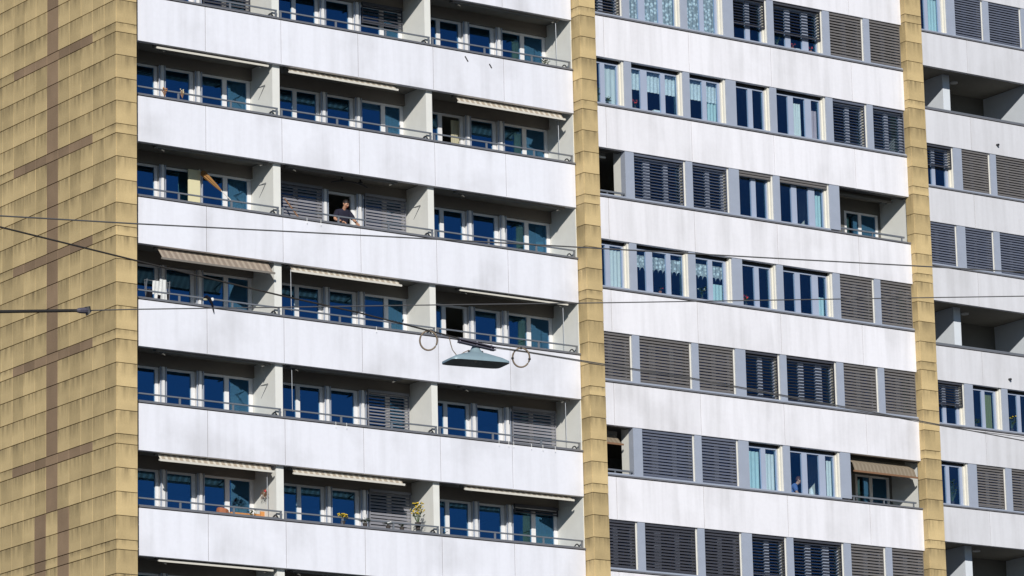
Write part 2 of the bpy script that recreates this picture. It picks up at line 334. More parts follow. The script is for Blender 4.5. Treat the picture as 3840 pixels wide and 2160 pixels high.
# ---- windows -----------------------------------------------------
def window(u0, u1, w, z0, z1, panes, fmat, gmat, rail=0.06, open_=(), name='window', bottom=0.09):
    # panes: list of (a, b) glass widths inside u0..u1
    f = MB(); d = 0.07
    f.box(u0, u1, w, w+d, z1-rail, z1); f.box(u0, u1, w, w+d, z0, z0+bottom)
    edges = [u0] + [e for p in panes for e in p] + [u1]
    for a, b in zip(edges[0::2], edges[1::2]):
        if b-a > 0.004: f.box(a, b, w-0.004, w+d, z0+bottom, z1-rail)
    win = f.build(name, fmat, T)
    for q, (a, b) in enumerate(panes):
        if q in open_:
            l = MB(); wd = b-a; x = a+0.02
            l.box(x, x+0.05, w+0.09, w+0.09+wd, z0+bottom, z1-rail); l.build('open_leaf', fmat, win); continue
        g = MB(); g.box(a-0.01, b+0.01, w+0.03, w+0.042, z0+bottom-0.01, z1-rail+0.01); g.build('pane', gmat, win)
    return win
def blind(u0, u1, w, z_top, drop, mat, tilt, pitch=0.090, chord=0.080):
    b = MB(); b.box(u0+0.004, u1-0.004, w-0.03, w+0.045, z_top-0.075, z_top, 0)
    b.box(u0+0.012, u1-0.012, w-0.012, w+0.02, z_top-drop, z_top-drop+0.035, 0)
    for x in (u0+0.004, u1-0.024): b.box(x, x+0.02, w-0.02, w+0.03, z_top-drop-0.01, z_top-0.075, 0)
    B = b.build('blind', mat, T); n = max(1, int((drop-0.09)/pitch)); pitch = (drop-0.11)/n
    s = MB(); t = 0.0022; hw = (u1-u0)/2-0.028; c2 = chord/2
    ct, st = math.cos(tilt), math.sin(tilt); prof = []
    for q in (-1, -0.33, 0.33, 1):            # curved slat: outer edge low, inner edge high
        bow = 0.007*(1-q*q); prof.append((q*c2*ct - bow*st, q*c2*st + bow*ct))
    vs = []
    for x in (-hw, hw):
        for y, z in prof: vs.append((x, y, z))
        for y, z in prof: vs.append((x, y+t*st, z-t*ct))
    fs = [(k, k+1, 9+k, 8+k) for k in range(3)] + [(4+k, 12+k, 13+k, 5+k) for k in range(3)] + [(0,8,12,4), (3,7,15,11)]
    s.add(vs, fs); me = s.mesh('slat', mat)
    for k in range(n):
        z = z_top-0.08-pitch*(k+0.5)
        o = link('slat', me, B, ((u0+u1)/2, w, z)); o.rotation_euler = (rnd.gauss(0, 0.035), rnd.gauss(0, 0.0015), 0)
    return B
CLOSED, HALF, OPEN = R_(60), R_(56), R_(24)

# ---- awnings -----------------------------------------------------
def awning(u0, u1, w, z, segs, mat='awn', crank=None, barmat='bar'):
    a = MB(); a.box(u0, u1, w, w+0.14, z-0.03, z+0.11); A = a.build('awning', 'awnbox', T)
    pts = [(w+0.01, z-0.0)]
    for ext, th in segs: pts.append((pts[-1][0]-ext*math.cos(th), pts[-1][1]-ext*math.sin(th)))
    f = MB(); n = 44; grid = []
    for k in range(n+1):
        x = u0+0.05 + (u1-u0-0.10)*k/n
        for q, (y, zz) in enumerate(pts): grid.append((x, y, zz - (0.008*math.sin(k*0.9)*q/len(pts)) - 0.02*math.sin(math.pi*k/n)*q/len(pts)))
    m = len(pts); f.add(grid, [(k*m+q, (k+1)*m+q, (k+1)*m+q+1, k*m+q+1) for k in range(n) for q in range(m-1)])
    f.build('fabric', mat, A, True)
    y, zz = pts[-1]; b = MB(); b.tube([(u0+0.01, y, zz), (u1-0.01, y, zz)], 0.028, 8); b.box(u0+0.02, u1-0.02, y-0.03, y-0.01, zz-0.035, zz+0.02)
    b.build('front_bar', barmat, A)
    for x in (u0+0.12, u1-0.12):
        r = MB(); r.tube([(x, w+0.05, z-0.05), (x + (0.15 if x < (u0+u1)/2 else -0.15), (w+y)/2, (z+zz)/2-0.10), (x, y+0.01, zz-0.01)], 0.018, 6); r.build('arm', 'awnbox', A)
    if crank:
        r = MB(); r.tube([(crank, w+0.03, z), (crank+0.004, w+0.02, z-1.25)], 0.008, 5); r.build('crank_rod', 'rail', A)
    return A

# ---- balcony wing ------------------------------------------------
RFACE = [5.15, 10.236, 15.262]; LFACE = [0.60, 5.385, 10.44]
SH = [0.0, 0.14, 0.0]
SPEC = {  # (row, balcony): options
 (0,0): dict(b3=(1.25,'slatD',HALF), b1=(1.2,'slatD',HALF)), (0,1): dict(b3=(0.62,'slatD',HALF)), (0,2): dict(cr=1),
 (1,0): dict(aw=[(0.10,R_(40))]), (1,1): dict(aw=[(0.20,R_(48))]), (1,2): dict(aw=[(0.28,R_(50))], open1=(1,), cr=1),
 (2,0): dict(open2=()), (2,1): dict(b1=(2.2,'slatP',CLOSED), b3=(2.2,'slatP',CLOSED), open2=(0,)), (2,2): dict(),
 (3,0): dict(aw=[(0.47,R_(49))], awm='awnw'), (3,1): dict(aw=[(0.23,R_(50))], cr=2), (3,2): dict(aw=[(0.09,R_(35))], open1=(1,), cr=1),
 (4,0): dict(), (4,1): dict(b3=(2.2,'slatP',R_(38)), cr=2), (4,2): dict(b3=(2.2,'slatP',CLOSED), cr=1),
 (5,0): dict(aw=[(0.24,R_(52))], cr=1), (5,1): dict(aw=[(0.22,R_(52))], b3=(2.2,'slatP',CLOSED)), (5,2): dict(aw=[(0.17,R_(42))], b3=(0.24,'slatD',HALF)),
 (6,0): dict(aw=[(0.09,R_(40))]),
}
AWU = [(1.45, 5.02), (5.62, 9.25), (11.22, 14.98)]
for i in range(-1, 8):
    zb, top = ZBA(i), TOPA(i); floor = zb-2.46; ceil = zb+0.14
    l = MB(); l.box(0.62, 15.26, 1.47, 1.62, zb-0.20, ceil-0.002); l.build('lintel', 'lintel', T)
    for b in range(3):
        R, Lf, s = RFACE[b], LFACE[b], SH[b]; sp = SPEC.get((i, b), {})
        if b < 2:
            p = MB(); p.box(R, LFACE[b+1], 0.405, 1.60, floor+0.002, ceil-0.002); p.build('partition', 'part', T)
        else:
            p = MB(); p.box(R, 15.59, 0.30, 1.60, floor+0.002, ceil-0.002); p.build('partition', 'part', T)
        if b == 0:
            p = MB(); p.box(0.34, 0.60, 0.405, 1.60, floor+0.002, ceil-0.002); p.build('partition', 'part', T)
        z0, z1 = floor+0.02, zb-0.205
        ua, ub = R-3.08+s, R-2.75+s; uc, ud = R-1.96+s, R-1.58+s; m1a, m1b = R-3.85+s, R-3.72+s; m3a, m3b = R-0.91+s, R-0.77+s
        w = 1.545
        window(Lf+0.01, ua+0.10, w, z0, z1, [(Lf+0.09, m1a), (m1b, ua)], 'frame', 'glass', open_=sp.get('open1', ()))
        window(ub-0.06, uc+0.12, w, z0, z1, [(ub+0.02, uc)], 'frame', 'glass', open_=sp.get('open2', ()), name='balcony_door')
        window(ud-0.07, R-0.01, w, z0, z1, [(ud+0.01, m3a), (m3b, R-0.13)], 'frame', 'glass')
        for a, c_ in ((ua+0.11, ub-0.07), (uc+0.13, ud-0.08)):
            q = MB(); mid = (a+c_)/2; q.box(a+0.012, c_-0.012, 1.50, 1.62, floor+0.003, zb-0.203); q.box(mid-0.045, mid+0.03, 1.39, 1.50, floor+0.003, zb-0.203); q.build('door_post', 'frame', T)
            for e in (a-0.02, c_+0.0):
                q = MB(); q.box(e, e+0.022, 1.40, 1.44, floor+0.003, zb-0.2); q.build('blind_guide', 'post', T)
        if 'b3' in sp:
            d, mt, tl = sp['b3']; blind(ud-0.0, R-0.07, 1.42, zb-0.15, d, mt, tl)
        if 'b1' in sp:
            d, mt, tl = sp['b1']; blind(Lf+0.02, ua+0.09, 1.42, zb-0.15, d, mt, tl)
        if 0 <= i <= 6:
            a0, a1 = AWU[b]; cr_ = sp.get('cr'); cu = None
            if cr_ == 1: cu = a1-0.12
            if cr_ == 2: cu = a0+0.10
            awning(a0, a1, 0.44, zb-0.005, sp.get('aw', [(0.035, R_(35))]), sp.get('awm', 'awn'), crank=cu, barmat='bar' if 'aw' in sp and 'awm' not in sp else 'lintel')
        # railing
        r0_, r1_ = (0.70, RFACE[0]+0.10) if b == 0 else ((LFACE[b]-0.04, RFACE[b]+0.09) if b == 1 else (LFACE[2]-0.04, 15.22))
        zr = top+0.255; rl = MB(); rl.box(r0_, r1_, 0.285, 0.325, zr-0.02, zr+0.018); rl.box(r0_+0.02, r1_-0.02, 0.29, 0.32, top+0.044, top+0.075)
        ro = rl.build('railing', 'rail', T)
        for up in (r0_+0.03, R-3.05, R-1.40, r1_-0.03):
            q = MB(); q.box(up-0.03, up+0.03, 0.295, 0.315, top+0.043, zr-0.02); q.build('post', 'rail', ro)
        q = MB(); q.tube([(r1_-0.26+0.02*k, 0.36, top+0.06+0.10*math.sin(math.pi*k/10)) for k in range(11)], 0.018, 6); q.build('drain_bow', 'dark', ro)

# ---- window wing -------------------------------------------------
MC = [(19.13, 19.39), (21.34, 21.59), (22.99, 23.37), (24.70, 24.95), (26.91, 27.18), (28.56, 28.80)]
SPAN = [(17.7, 19.13), (19.39, 21.34), (21.59, 22.99), (23.37, 24.70), (24.95, 26.91), (27.18, 28.56), (28.80, 30.15)]
PANES = [[(17.8, 18.37), (18.53, 18.98)], [(19.50, 19.87), (20.11, 20.63), (20.79, 21.24)], [(21.70, 22.21), (22.37, 22.80)],
         [(23.50, 23.98), (24.15, 24.56)], [(25.10, 25.55), (25.75, 26.22), (26.46, 26.78)], [(27.32, 27.82), (27.98, 28.42)], [(28.95, 29.40), (29.56, 29.99)]]
CB = {  # row -> span -> (drop fraction, material, tilt)
 -1: {0: (1,'slatW',OPEN), 3: (0.66,'slatD',OPEN), 4: (0.70,'slatD',OPEN), 5: (1,'slatW',CLOSED), 6: (1,'slatW',CLOSED)},
 0: {5: (1,'slatB',OPEN), 6: (1,'slatB',OPEN)},
 1: {1: (1,'slatB',R_(28)), 2: (1,'slatB',R_(28)), 3: (0.10,'slatW',CLOSED), 4: (0.10,'slatW',CLOSED)},
 2: {5: (1,'slatW',CLOSED), 6: (1,'slatW',CLOSED)},
 3: {0: (1,'slatW',CLOSED), 1: (1,'slatW',CLOSED), 2: (1,'slatW',CLOSED), 3: (1,'slatD',OPEN), 4: (1,'slatD',OPEN), 5: (1,'slatW',CLOSED), 6: (1,'slatW',CLOSED)},
 4: {1: (1,'slatB',HALF), 2: (1,'slatB',HALF)},
 5: {0: (1,'slatD',HALF), 1: (1,'slatD',HALF), 2: (1,'slatD',HALF), 3: (0.86,'slatD',OPEN), 4: (0.88,'slatD',OPEN), 5: (1,'slatW',HALF), 6: (1,'slatW',HALF)},
}
LOGC = (1, 4)
WF = WC+0.215
for i in range(-2, 8):
    zb, top = ZBA(i)+0.012, TOPA(i)+0.012; s0, s1 = top+0.045, zb
    l = MB(); l.box(17.6, 30.4, WC+0.16, WC+0.40, zb+0.0, zb+0.15); l.build('lintel', 'dark', T)
    l = MB(); l.box(19.40 if i in (1, 4) else 17.6, 26.90 if i in (1, 4) else 30.16, WC+0.252, WC+0.40, zb-0.10, zb-0.001); l.build('blind_box', 'dark', T)
    sill = MB(); sill.box(17.6, 26.9 if i in LOGC else 30.4, WC+0.005, WF+0.08, s0, s0+0.055); sill.build('sill', 'post', T)
    log = i in LOGC
    for k, (a, b) in enumerate(MC):
        if log and k == 5: continue
        if log and k == 0: a = 19.06
        if log and k == 4: b = 27.30
        m = MB(); m.box(a, b, WC+0.02, WC+0.24, s0+0.056, s1-0.003); mu = m.build('mullion', 'post', T)
        if not (log and k == 0):
            j = MB(); j.box(a-0.06, a-0.003, WC+0.075, WF-0.006, s0+0.056, s1-0.004); j.box(a-0.11, a-0.061, WC+0.15, WF-0.006, s0+0.056, s1-0.10); j.build('jamb', 'jamb', mu)
    for k, (a, b) in enumerate(SPAN):
        if log and k in (0, 5, 6): continue
        window(a+0.012, b-0.012, WF, s0+0.056, s1-0.09, PANES[k], 'frameC', 'glassC', rail=0.045, bottom=0.045)
        if k in CB.get(i, {}):
            fr, mt, tl = CB[i][k]; full = s1-0.006-(s0+0.058)
            blind(a+0.01, b-0.06, WC+0.085, s1-0.006, max(0.16, full*fr), mt, tl)
    if log:
        # recess at the left end: side wall, back wall; recess at the right end
        m = MB(); m.box(19.075, 19.38, WC+0.245, WC+0.62, s0-0.9, zb+0.13); m.build('recess_wall', 'part', T)
        m = MB(); m.box(17.6, 19.38, WC+1.75, WC+1.9, s0-0.9, zb+0.13); m.build('recess_back', 'inner', T)
        m = MB(); m.box(27.0, 27.28, WC+0.245, WC+1.70, s0-0.9, zb+0.13); m.build('recess_wall', 'part', T)
        m = MB(); m.box(30.172, 30.43, WC+0.16, WC+1.70, s0-0.9, zb+0.13); m.build('recess_wall', 'part', T)
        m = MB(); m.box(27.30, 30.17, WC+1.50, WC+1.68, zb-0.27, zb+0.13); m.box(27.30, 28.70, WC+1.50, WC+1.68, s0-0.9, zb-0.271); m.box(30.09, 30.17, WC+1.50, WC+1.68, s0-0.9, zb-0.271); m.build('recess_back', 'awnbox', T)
        window(28.71, 30.08, WC+1.52, s0-0.9, zb-0.275, [(28.80, 29.28), (29.40, 29.98)], 'frame', 'glass')
        for (a, b) in ((17.75, 19.05), (27.32, 29.9)):
            q = MB(); q.box(a, b, WC+0.05, WC+0.10, s0+0.13, s0+0.18); ro = q.build('railing', 'rail', T)
            for u in (a+0.1, (a+b)/2, b-0.1):
                p = MB(); p.box(u-0.02, u+0.02, WC+0.06, WC+0.09, s0+0.001, s0+0.13); p.build('post', 'rail', ro)
        if i == 1:
            awning(27.36, 29.85, WC+0.55, zb-0.06, [(0.05, R_(30))], 'awn2', barmat='lintel'); awning(17.7, 18.75, WC+0.60, zb-0.10, [(0.04, R_(30))], 'awn2')
        else:
            awning(27.36, 29.92, WC+0.55, zb-0.02, [(0.55, R_(27)), (0.30, R_(68))], 'awn2', barmat='wood2'); awning(17.7, 18.92, WC+0.62, zb-0.14, [(0.46, R_(46))], 'awn2', barmat='wood2')

# ---- rear wing ---------------------------------------------------
MD = [(40.79, 41.17), (42.49, 42.76), (44.30, 44.60)]
SPD = [(39.0, 40.79), (41.17, 42.49), (42.76, 44.30), (44.60, 46.2)]
PAD = [[(39.2, 39.93), (40.08, 40.55)], [(41.32, 41.72), (41.86, 42.28)], [(42.90, 43.35), (43.5, 44.05)], [(44.8, 45.3), (45.45, 46.0)]]
DB = {-4: {0: (1,'slatB',HALF), 1: (1,'slatB',HALF)}, -3: {1: (1,'slatB',HALF), 2: (1,'slatB',HALF)}, -1: {0: (0.52,'slatD',OPEN), 1: (1,'slatW',CLOSED), 2: (1,'slatW',CLOSED)},
      0: {0: (1,'slatB',HALF), 1: (1,'slatB',HALF), 2: (1,'slatB',HALF)}, 2: {0: (0.56,'slatD',OPEN)}, 3: {1: (0.97,'slatW',HALF), 2: (0.97,'slatW',HALF)}, 5: {}}
WFD = WD+0.215
for i in range(-4, 6):
    zb, top = ZBD(i)-0.22+0.22-0.0, TOPD(i); s0, s1 = top+0.045, top+1.58
    if i in (-2, 1, 4):
        for a, b in ((41.16, 41.48), (44.62, 44.9)):
            m = MB(); m.box(a, b, WD+0.83 if a < 42 else WD+0.22, WD+2.6, s0-0.9, s1+0.098); m.build('recess_wall', 'partD', T)
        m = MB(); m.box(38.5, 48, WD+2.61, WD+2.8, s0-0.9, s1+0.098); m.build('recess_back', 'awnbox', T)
        m = MB(); m.box(38.45, 48, WD+0.05, WD+0.12, s0+0.002, s0+0.07); m.build('railing', 'rail', T)
        m = MB(); m.tube([(42.2, WD+1.4, s1+0.06), (42.2, WD+1.4, s1+0.097)], 0.14, 12); m.build('ceiling_light', 'frame', T)
        continue
    l = MB(); l.box(38.5, 48, WD+0.16, WD+0.40, s1+0.002, s1+0.099); l.build('lintel', 'dark', T)
    l = MB(); l.box(38.5, 48, WD+0.252, WD+0.40, s1-0.10, s1+0.001); l.build('blind_box', 'dark', T)
    sill = MB(); sill.box(38.5, 48, WD+0.005, WFD+0.08, s0, s0+0.055); sill.build('sill', 'post', T)
    for a, b in MD:
        m = MB(); m.box(a, b, WD+0.02, WD+0.24, s0+0.056, s1-0.003); mu = m.build('mullion', 'post', T)
        j = MB(); j.box(a-0.06, a-0.003, WD+0.075, WFD-0.006, s0+0.056, s1-0.004); j.box(a-0.13, a-0.061, WD+0.15, WFD-0.006, s0+0.056, s1-0.10); j.build('jamb', 'jamb', mu)
    for k, (a, b) in enumerate(SPD):
        window(a+0.012, b-0.012, WFD, s0+0.056, s1-0.09, PAD[k], 'frameC', 'glassC', rail=0.045, bottom=0.045)
        if k in DB.get(i, {}):
            fr, mt, tl = DB[i][k]; full = s1-0.006-(s0+0.058); blind(a+0.01, b-0.06, WD+0.085, s1-0.006, full*fr, mt, tl)
for x, y in ((3738, 544), (3784, 1423)):
    p = at_w(x, y, WD); m = MB(); m.tube([(p.x, WD-0.10, p.z-0.01), (p.x, WD+0.02, p.z)], 0.042, 10); m.build('drain_spout', 'dark', T)

# ------------------------------------------------------------------ curtains behind the windows
def curtain(u0, u1, w, z0, z1, mat, label, folds=7, amp=0.02, scallop=0.0, group=None, name='curtain', lean=0.0):
    m = MB(); n = max(12, folds*6); k = 7; vs = []
    for i in range(n+1):
        t = i/n; x = u0+(u1-u0)*t
        low = z0 + scallop*abs(math.sin(t*math.pi*folds)) + lean*t
        for j in range(k+1):
            q = j/k; z = z1+(low-z1)*q
            vs.append((x, w+amp*math.sin(t*folds*2*math.pi+0.4*q)*(0.5+0.5*q), z))
    m.add(vs, [(i*(k+1)+j, (i+1)*(k+1)+j, (i+1)*(k+1)+j+1, i*(k+1)+j+1) for i in range(n) for j in range(k)])
    return one(m, name, mat, label, 'curtain', group, True)
wc = WF+0.16
def cz(i, f): s0 = TOPA(i)+0.012+0.10; return s0 + (1.40)*f
curtain(19.42, 21.30, wc, cz(-1,0.0), cz(-1,1), 'lace', 'full-length lace curtain behind the three-pane window in the topmost window row', 13)
curtain(21.62, 22.95, wc, cz(-1,0.0), cz(-1,1), 'lace', 'full-length lace curtain behind the two-pane window in the topmost window row', 9)
curtain(18.50, 19.05, wc, cz(0,0.0), cz(0,0.95), 'white', 'added white sheet imitating a sunlit wedge of room behind small plants in the second window row beside the middle pier', 3, lean=0.0)  # white sheet added to imitate the sunlit reveal inside the room
curtain(19.42, 21.30, wc, cz(0,0.50), cz(0,0.95), 'net', 'straight white net half-curtain across the three-pane window of the second row', 14)
curtain(21.62, 22.95, wc, cz(0,0.50), cz(0,0.95), 'net', 'straight white net half-curtain across the two-pane window of the second row', 10)
curtain(22.55, 22.90, wc+0.05, cz(0,0.0), cz(0,0.52), 'teal', 'pale side curtain in the lower right of the second row two-pane window', 3)
curtain(25.80, 26.16, wc, cz(0,0.0), cz(0,0.82), 'white', 'gathered white curtain hanging in the middle pane of a second row window', 4, 0.035)
curtain(26.42, 26.80, wc, cz(0,0.0), cz(0,0.72), 'pink', 'pale pink curtain in the right-hand pane of a second row window', 3, 0.03)
curtain(26.60, 26.82, wc, cz(1,0.0), cz(1,0.8), 'teal', 'narrow pale curtain at the right edge of the third row three-pane window', 2)
curtain(18.52, 19.05, wc, cz(2,0.0), cz(2,0.92), 'white', 'sheer white curtain in the fourth window row beside the middle tan pier', 4)
curtain(19.42, 21.30, wc, cz(2,0.50), cz(2,0.84), 'lace', 'scalloped lace valance across the three-pane window of the fourth row', 11, 0.025, 0.12)
curtain(21.62, 22.95, wc, cz(2,0.50), cz(2,0.84), 'lace', 'scalloped lace valance across the two-pane window of the fourth row', 8, 0.025, 0.12)
curtain(22.52, 22.90, wc+0.06, cz(2,0.0), cz(2,0.45), 'teal', 'pale cloth in the lower right corner of the fourth row two-pane window', 3)
curtain(26.44, 26.80, wc, cz(2,0.0), cz(2,0.48), 'teal', 'pale curtain in the lower right corner of the fourth row three-pane window', 3)
curtain(23.44, 24.02, wc, cz(4,0.0), cz(4,0.86), 'teal', 'patterned teal curtain in the left pane of the sixth row two-pane window', 4)
curtain(24.10, 24.60, wc, cz(4,0.0), cz(4,0.84), 'white', 'plain pale curtain beside the patterned teal one in the sixth row', 4)
curtain(26.62, 26.82, wc, cz(4,0.0), cz(4,0.84), 'white', 'narrow pale curtain at the right edge of the sixth row three-pane window', 2)
curtain(40.10, 40.62, WFD+0.16, TOPD(-3)+0.1, TOPD(-3)+1.45, 'teal', 'teal curtain beside the right-hand tan pier at the top edge of the rear wing', 4)
curtain(42.0, 42.3, WFD+0.16, TOPD(2)+0.1, TOPD(2)+1.40, 'greenc', 'dark green curtain behind the unshaded two-pane window of the rear wing', 4)
# balcony wing curtains, behind the right-hand windows
wb = 1.545+0.16
def bz(i, f): fl = ZBA(i)-2.46; return fl+0.1+2.05*f
def rc(i, b, a, c_, mat, lab, f0=0.0, f1=1.0, folds=5): R = RFACE[b]+SH[b]; curtain(R+a, R+c_, wb, bz(i,f0), bz(i,f1), mat, lab, folds)
rc(0,2,-1.15,-0.92,'greenc','green curtain in the top row balcony window beside the middle tan pier')
rc(1,0,-0.75,-0.15,'greyc','grey green curtain in the balcony window one floor above the orange parasol')
rc(1,1,-0.72,-0.15,'greyc','grey curtain in the balcony window next to the brown cloth on the rail')
rc(1,2,-3.30,-3.0,'creamc','cream curtain at the open door under the half-open striped awning')
rc(1,2,-1.2,-0.95,'creamc','narrow cream curtain in the right window under the half-open striped awning')
rc(2,0,-0.65,-0.15,'greyc','grey teal curtain in the window to the right of the folded orange parasol')
rc(2,2,-1.2,-0.95,'greenc','olive curtain in the left pane of the window next right of the man')
rc(2,2,-0.40,-0.14,'teal','teal curtain in the right pane of the window next right of the man')
rc(3,1,-0.75,-0.15,'greenc','olive curtain in the balcony window above and left of the hanging lamp')
rc(3,2,-1.15,-0.95,'greenc','narrow olive curtain in the window just above and right of the hanging lamp')
rc(4,0,-0.30,-0.13,'yellowc','bright yellow green curtain in the right-hand window of a left balcony', 0, 0.62, 3)
rc(4,0,-0.62,-0.36,'greyc','grey green curtain next to the bright yellow green one', 0, 0.85, 3)
rc(5,0,-0.76,-0.50,'purple','purple curtain in the lower left balcony window', 0, 1.0, 4)
rc(5,0,-0.48,-0.14,'creamc','beige brown cloth behind the lower left balcony window, beside the purple curtain', 0, 0.72, 3)
rc(5,2,-1.22,-0.95,'greenc','dark green curtain in the left pane of the lowest window by the middle tan pier')
rc(5,2,-0.74,-0.14,'greenc','mossy green curtain in the right pane of the lowest window by the middle tan pier')

# ------------------------------------------------------------------ plants
def plant(x, y, z, h, spread, nl, flower, nf, label, potm='pot', pr=0.07, ph=0.12, name='potted_plant', hang=False):
    t = thing(name, label, 'plant', (x, y, z))
    p = MB(); p.tube([(0,0,0), (0,0,ph*0.9), (0,0,ph)], [pr*0.72, pr, pr*1.06], 10); p.build('pot', potm, t)
    l = MB(); rr = random.Random(int(x*100)+int(z*10))
    for k in range(nl):
        a = rr.uniform(0, 6.28); q = rr.uniform(0.15, 1); e = rr.uniform(0.3, 1)*h
        c = Vector((math.cos(a)*spread*q, math.sin(a)*spread*q, ph+e)); d = Vector((math.cos(a), math.sin(a), rr.uniform(-0.3, 1))).normalized(); s = Vector((-math.sin(a), math.cos(a), rr.uniform(-0.5, 0.5))).normalized()
        ln, wd = rr.uniform(0.035, 0.065), rr.uniform(0.014, 0.026)
        l.add([c-d*ln, c+s*wd+Vector((0,0,0.006)), c+d*ln, c-s*wd+Vector((0,0,0.006))], [(0,1,2),(0,2,3)])
        if k % 5 == 0: l.tube([(0,0,ph*0.8), c], 0.004, 4)
    l.build('leaves', 'leaf', t)
    if flower:
        f = MB()
        for k in range(nf):
            a = rr.uniform(0, 6.28); q = rr.uniform(0.1, 1.0); f.ball((math.cos(a)*spread*q, math.sin(a)*spread*q, ph+h*rr.uniform(0.45, 1.05)), (0.028, 0.028, 0.018), 6, 4)
        f.build('blossoms', flower, t)
    return t
t5 = TOPA(5)+0.045
plant(7.22, 0.34, t5, 0.20, 0.13, 50, 'yellow', 26, 'yellow flowers in a pot on the parapet, left of the dark plant')
plant(7.95, 0.36, t5, 0.13, 0.20, 70, 'whitep', 5, 'low dark green plant on the parapet, right of the yellow flowers')
plant(8.70, 0.36, t5, 0.10, 0.14, 36, 'whitep', 16, 'small white flowers on the parapet in front of the blue-grey blind')
plant(9.15, 0.36, t5, 0.09, 0.08, 20, None, 0, 'tiny green plant on the parapet right of the small white flowers')
plant(9.72, 0.42, t5+0.10, 0.52, 0.20, 110, 'yellow', 46, 'tall bushy yellow flowering plant in a dark pot beside the balcony partition', ph=0.20, pr=0.085)
plant(10.75, 0.75, TOPA(5)-0.25, 0.40, 0.16, 50, None, 0, 'green plant low in the lowest balcony by the middle pier')
plant(14.62, 0.70, TOPA(0)-0.1, 0.35, 0.18, 70, None, 0, 'bright green leafy plant at the right end of the top balcony by the middle pier')
plant(4.62, 0.80, TOPA(5)-0.15, 0.35, 0.14, 50, None, 0, 'green plant between the wooden box and wooden chair in the lower left balcony')
zs = TOPA(0)+0.012+0.155
plant(18.33, WF+0.10, zs, 0.42, 0.10, 46, None, 0, 'leafy green plant at the left end of the second row windows beside the middle pier', pr=0.05, ph=0.08)
plant(18.68, WF+0.10, zs, 0.16, 0.10, 36, None, 0, 'small dark plant in front of the added white sheet in the second window row', pr=0.05, ph=0.07)
plant(19.72, WF+0.10, zs, 0.22, 0.08, 26, 'pink2', 14, 'red flowering plant behind the left pane of the second row three-pane window', pr=0.05, ph=0.08)
zs = TOPA(2)+0.012+0.155
plant(20.45, WF+0.10, zs, 0.14, 0.07, 20, 'pink2', 4, 'small plant on the sill under the lace valance of the fourth row three-pane window', 'potr', pr=0.05, ph=0.09)
plant(22.02, WF+0.10, zs, 0.30, 0.15, 60, 'whitep', 4, 'green plant on the sill under the lace valance of the fourth row two-pane window', pr=0.05, ph=0.08)
plant(23.70, WF+0.10, zs, 0.25, 0.12, 50, 'pink2', 14, 'dark red flowering plant behind the fourth row two-pane window without curtain', pr=0.05, ph=0.08)
zs = TOPA(-1)+0.012+0.155
plant(25.30, WF+0.10, zs, 0.30, 0.15, 60, None, 0, 'green plant under the half-lowered blind in the left pane of the topmost row', pr=0.05, ph=0.08)
plant(25.90, WF+0.10, zs, 0.10, 0.08, 22, 'pink2', 8, 'small red plant under the half-lowered blind in the topmost row', 'potr', pr=0.05, ph=0.08)
plant(26.62, WF+0.10, zs, 0.10, 0.08, 20, 'pink2', 7, 'small red plant in the right pane under the half-lowered blind in the topmost row', 'potr', pr=0.05, ph=0.08)
zs = TOPD(2)+0.155
plant(43.15, WFD+0.10, zs, 0.45, 0.16, 60, 'yellow', 5, 'plant with a yellow bloom in the rear wing window at the right picture edge', pr=0.06, ph=0.1)
plant(41.5, WFD+0.10, zs, 0.18, 0.14, 46, None, 0, 'low green plant on the sill of the rear wing window without a blind', pr=0.06, ph=0.1)
plant(40.28, WFD+0.12, TOPD(3)+0.155, 0.75, 0.20, 110, None, 0, 'tall green plant behind the lowest rear wing window beside the right-hand pier', pr=0.07, ph=0.1)

# ------------------------------------------------------------------ balcony things
# folded orange parasol leaning out
t2 = TOPA(2)
p0, p1 = at_w(866, 751, 0.33), at_w(760, 648, 1.22)
d = p1-p0
ps = thing('folded_parasol', 'folded orange parasol leaning from the railing into the left balcony', 'parasol', p0)
m = MB(); m.tube([(0,0,0), d*1.12], 0.014, 8); m.build('pole', 'bar', ps)
m = MB(); n = 10; rings = []; e1 = d.cross(Vector((0,0,1))).normalized(); e2 = d.normalized().cross(e1)
for q, rad in ((0.34, 0.02), (0.5, 0.045), (0.75, 0.065), (1.0, 0.085), (1.04, 0.03)):
    rings.append([d*q + (e1*math.cos(6.283*k/16)+e2*math.sin(6.283*k/16))*rad*(1.0 if k % 2 else 0.62) for k in range(16)])
m.add([v for r in rings for v in r], [(i*16+k, i*16+(k+1) % 16, (i+1)*16+(k+1) % 16, (i+1)*16+k) for i in range(4) for k in range(16)])
m.build('canopy', 'parasol', ps)
# cream board
a, b = at_w(707, 700, 1.30), at_w(751, 700, 1.30)
m = MB(); m.cham(a.x, b.x, 1.30, 1.34, ZBA(2)-2.45, ZBA(2)-0.24, 0.006); one(m, 'standing_board', 'cream', 'tall cream yellow board standing against the balcony doors, left of the orange parasol', 'board')
# leaning stick in the man's balcony
m = MB(); m.tube([at_w(1068, 745, 1.15), at_w(1112, 805, 0.75)-Vector((0,0,0.0)), at_w(1150, 860, 0.5)], 0.022, 6); one(m, 'wooden_stick', 'wood2', 'brown wooden stick leaning diagonally in front of the blind left of the man', 'stick')
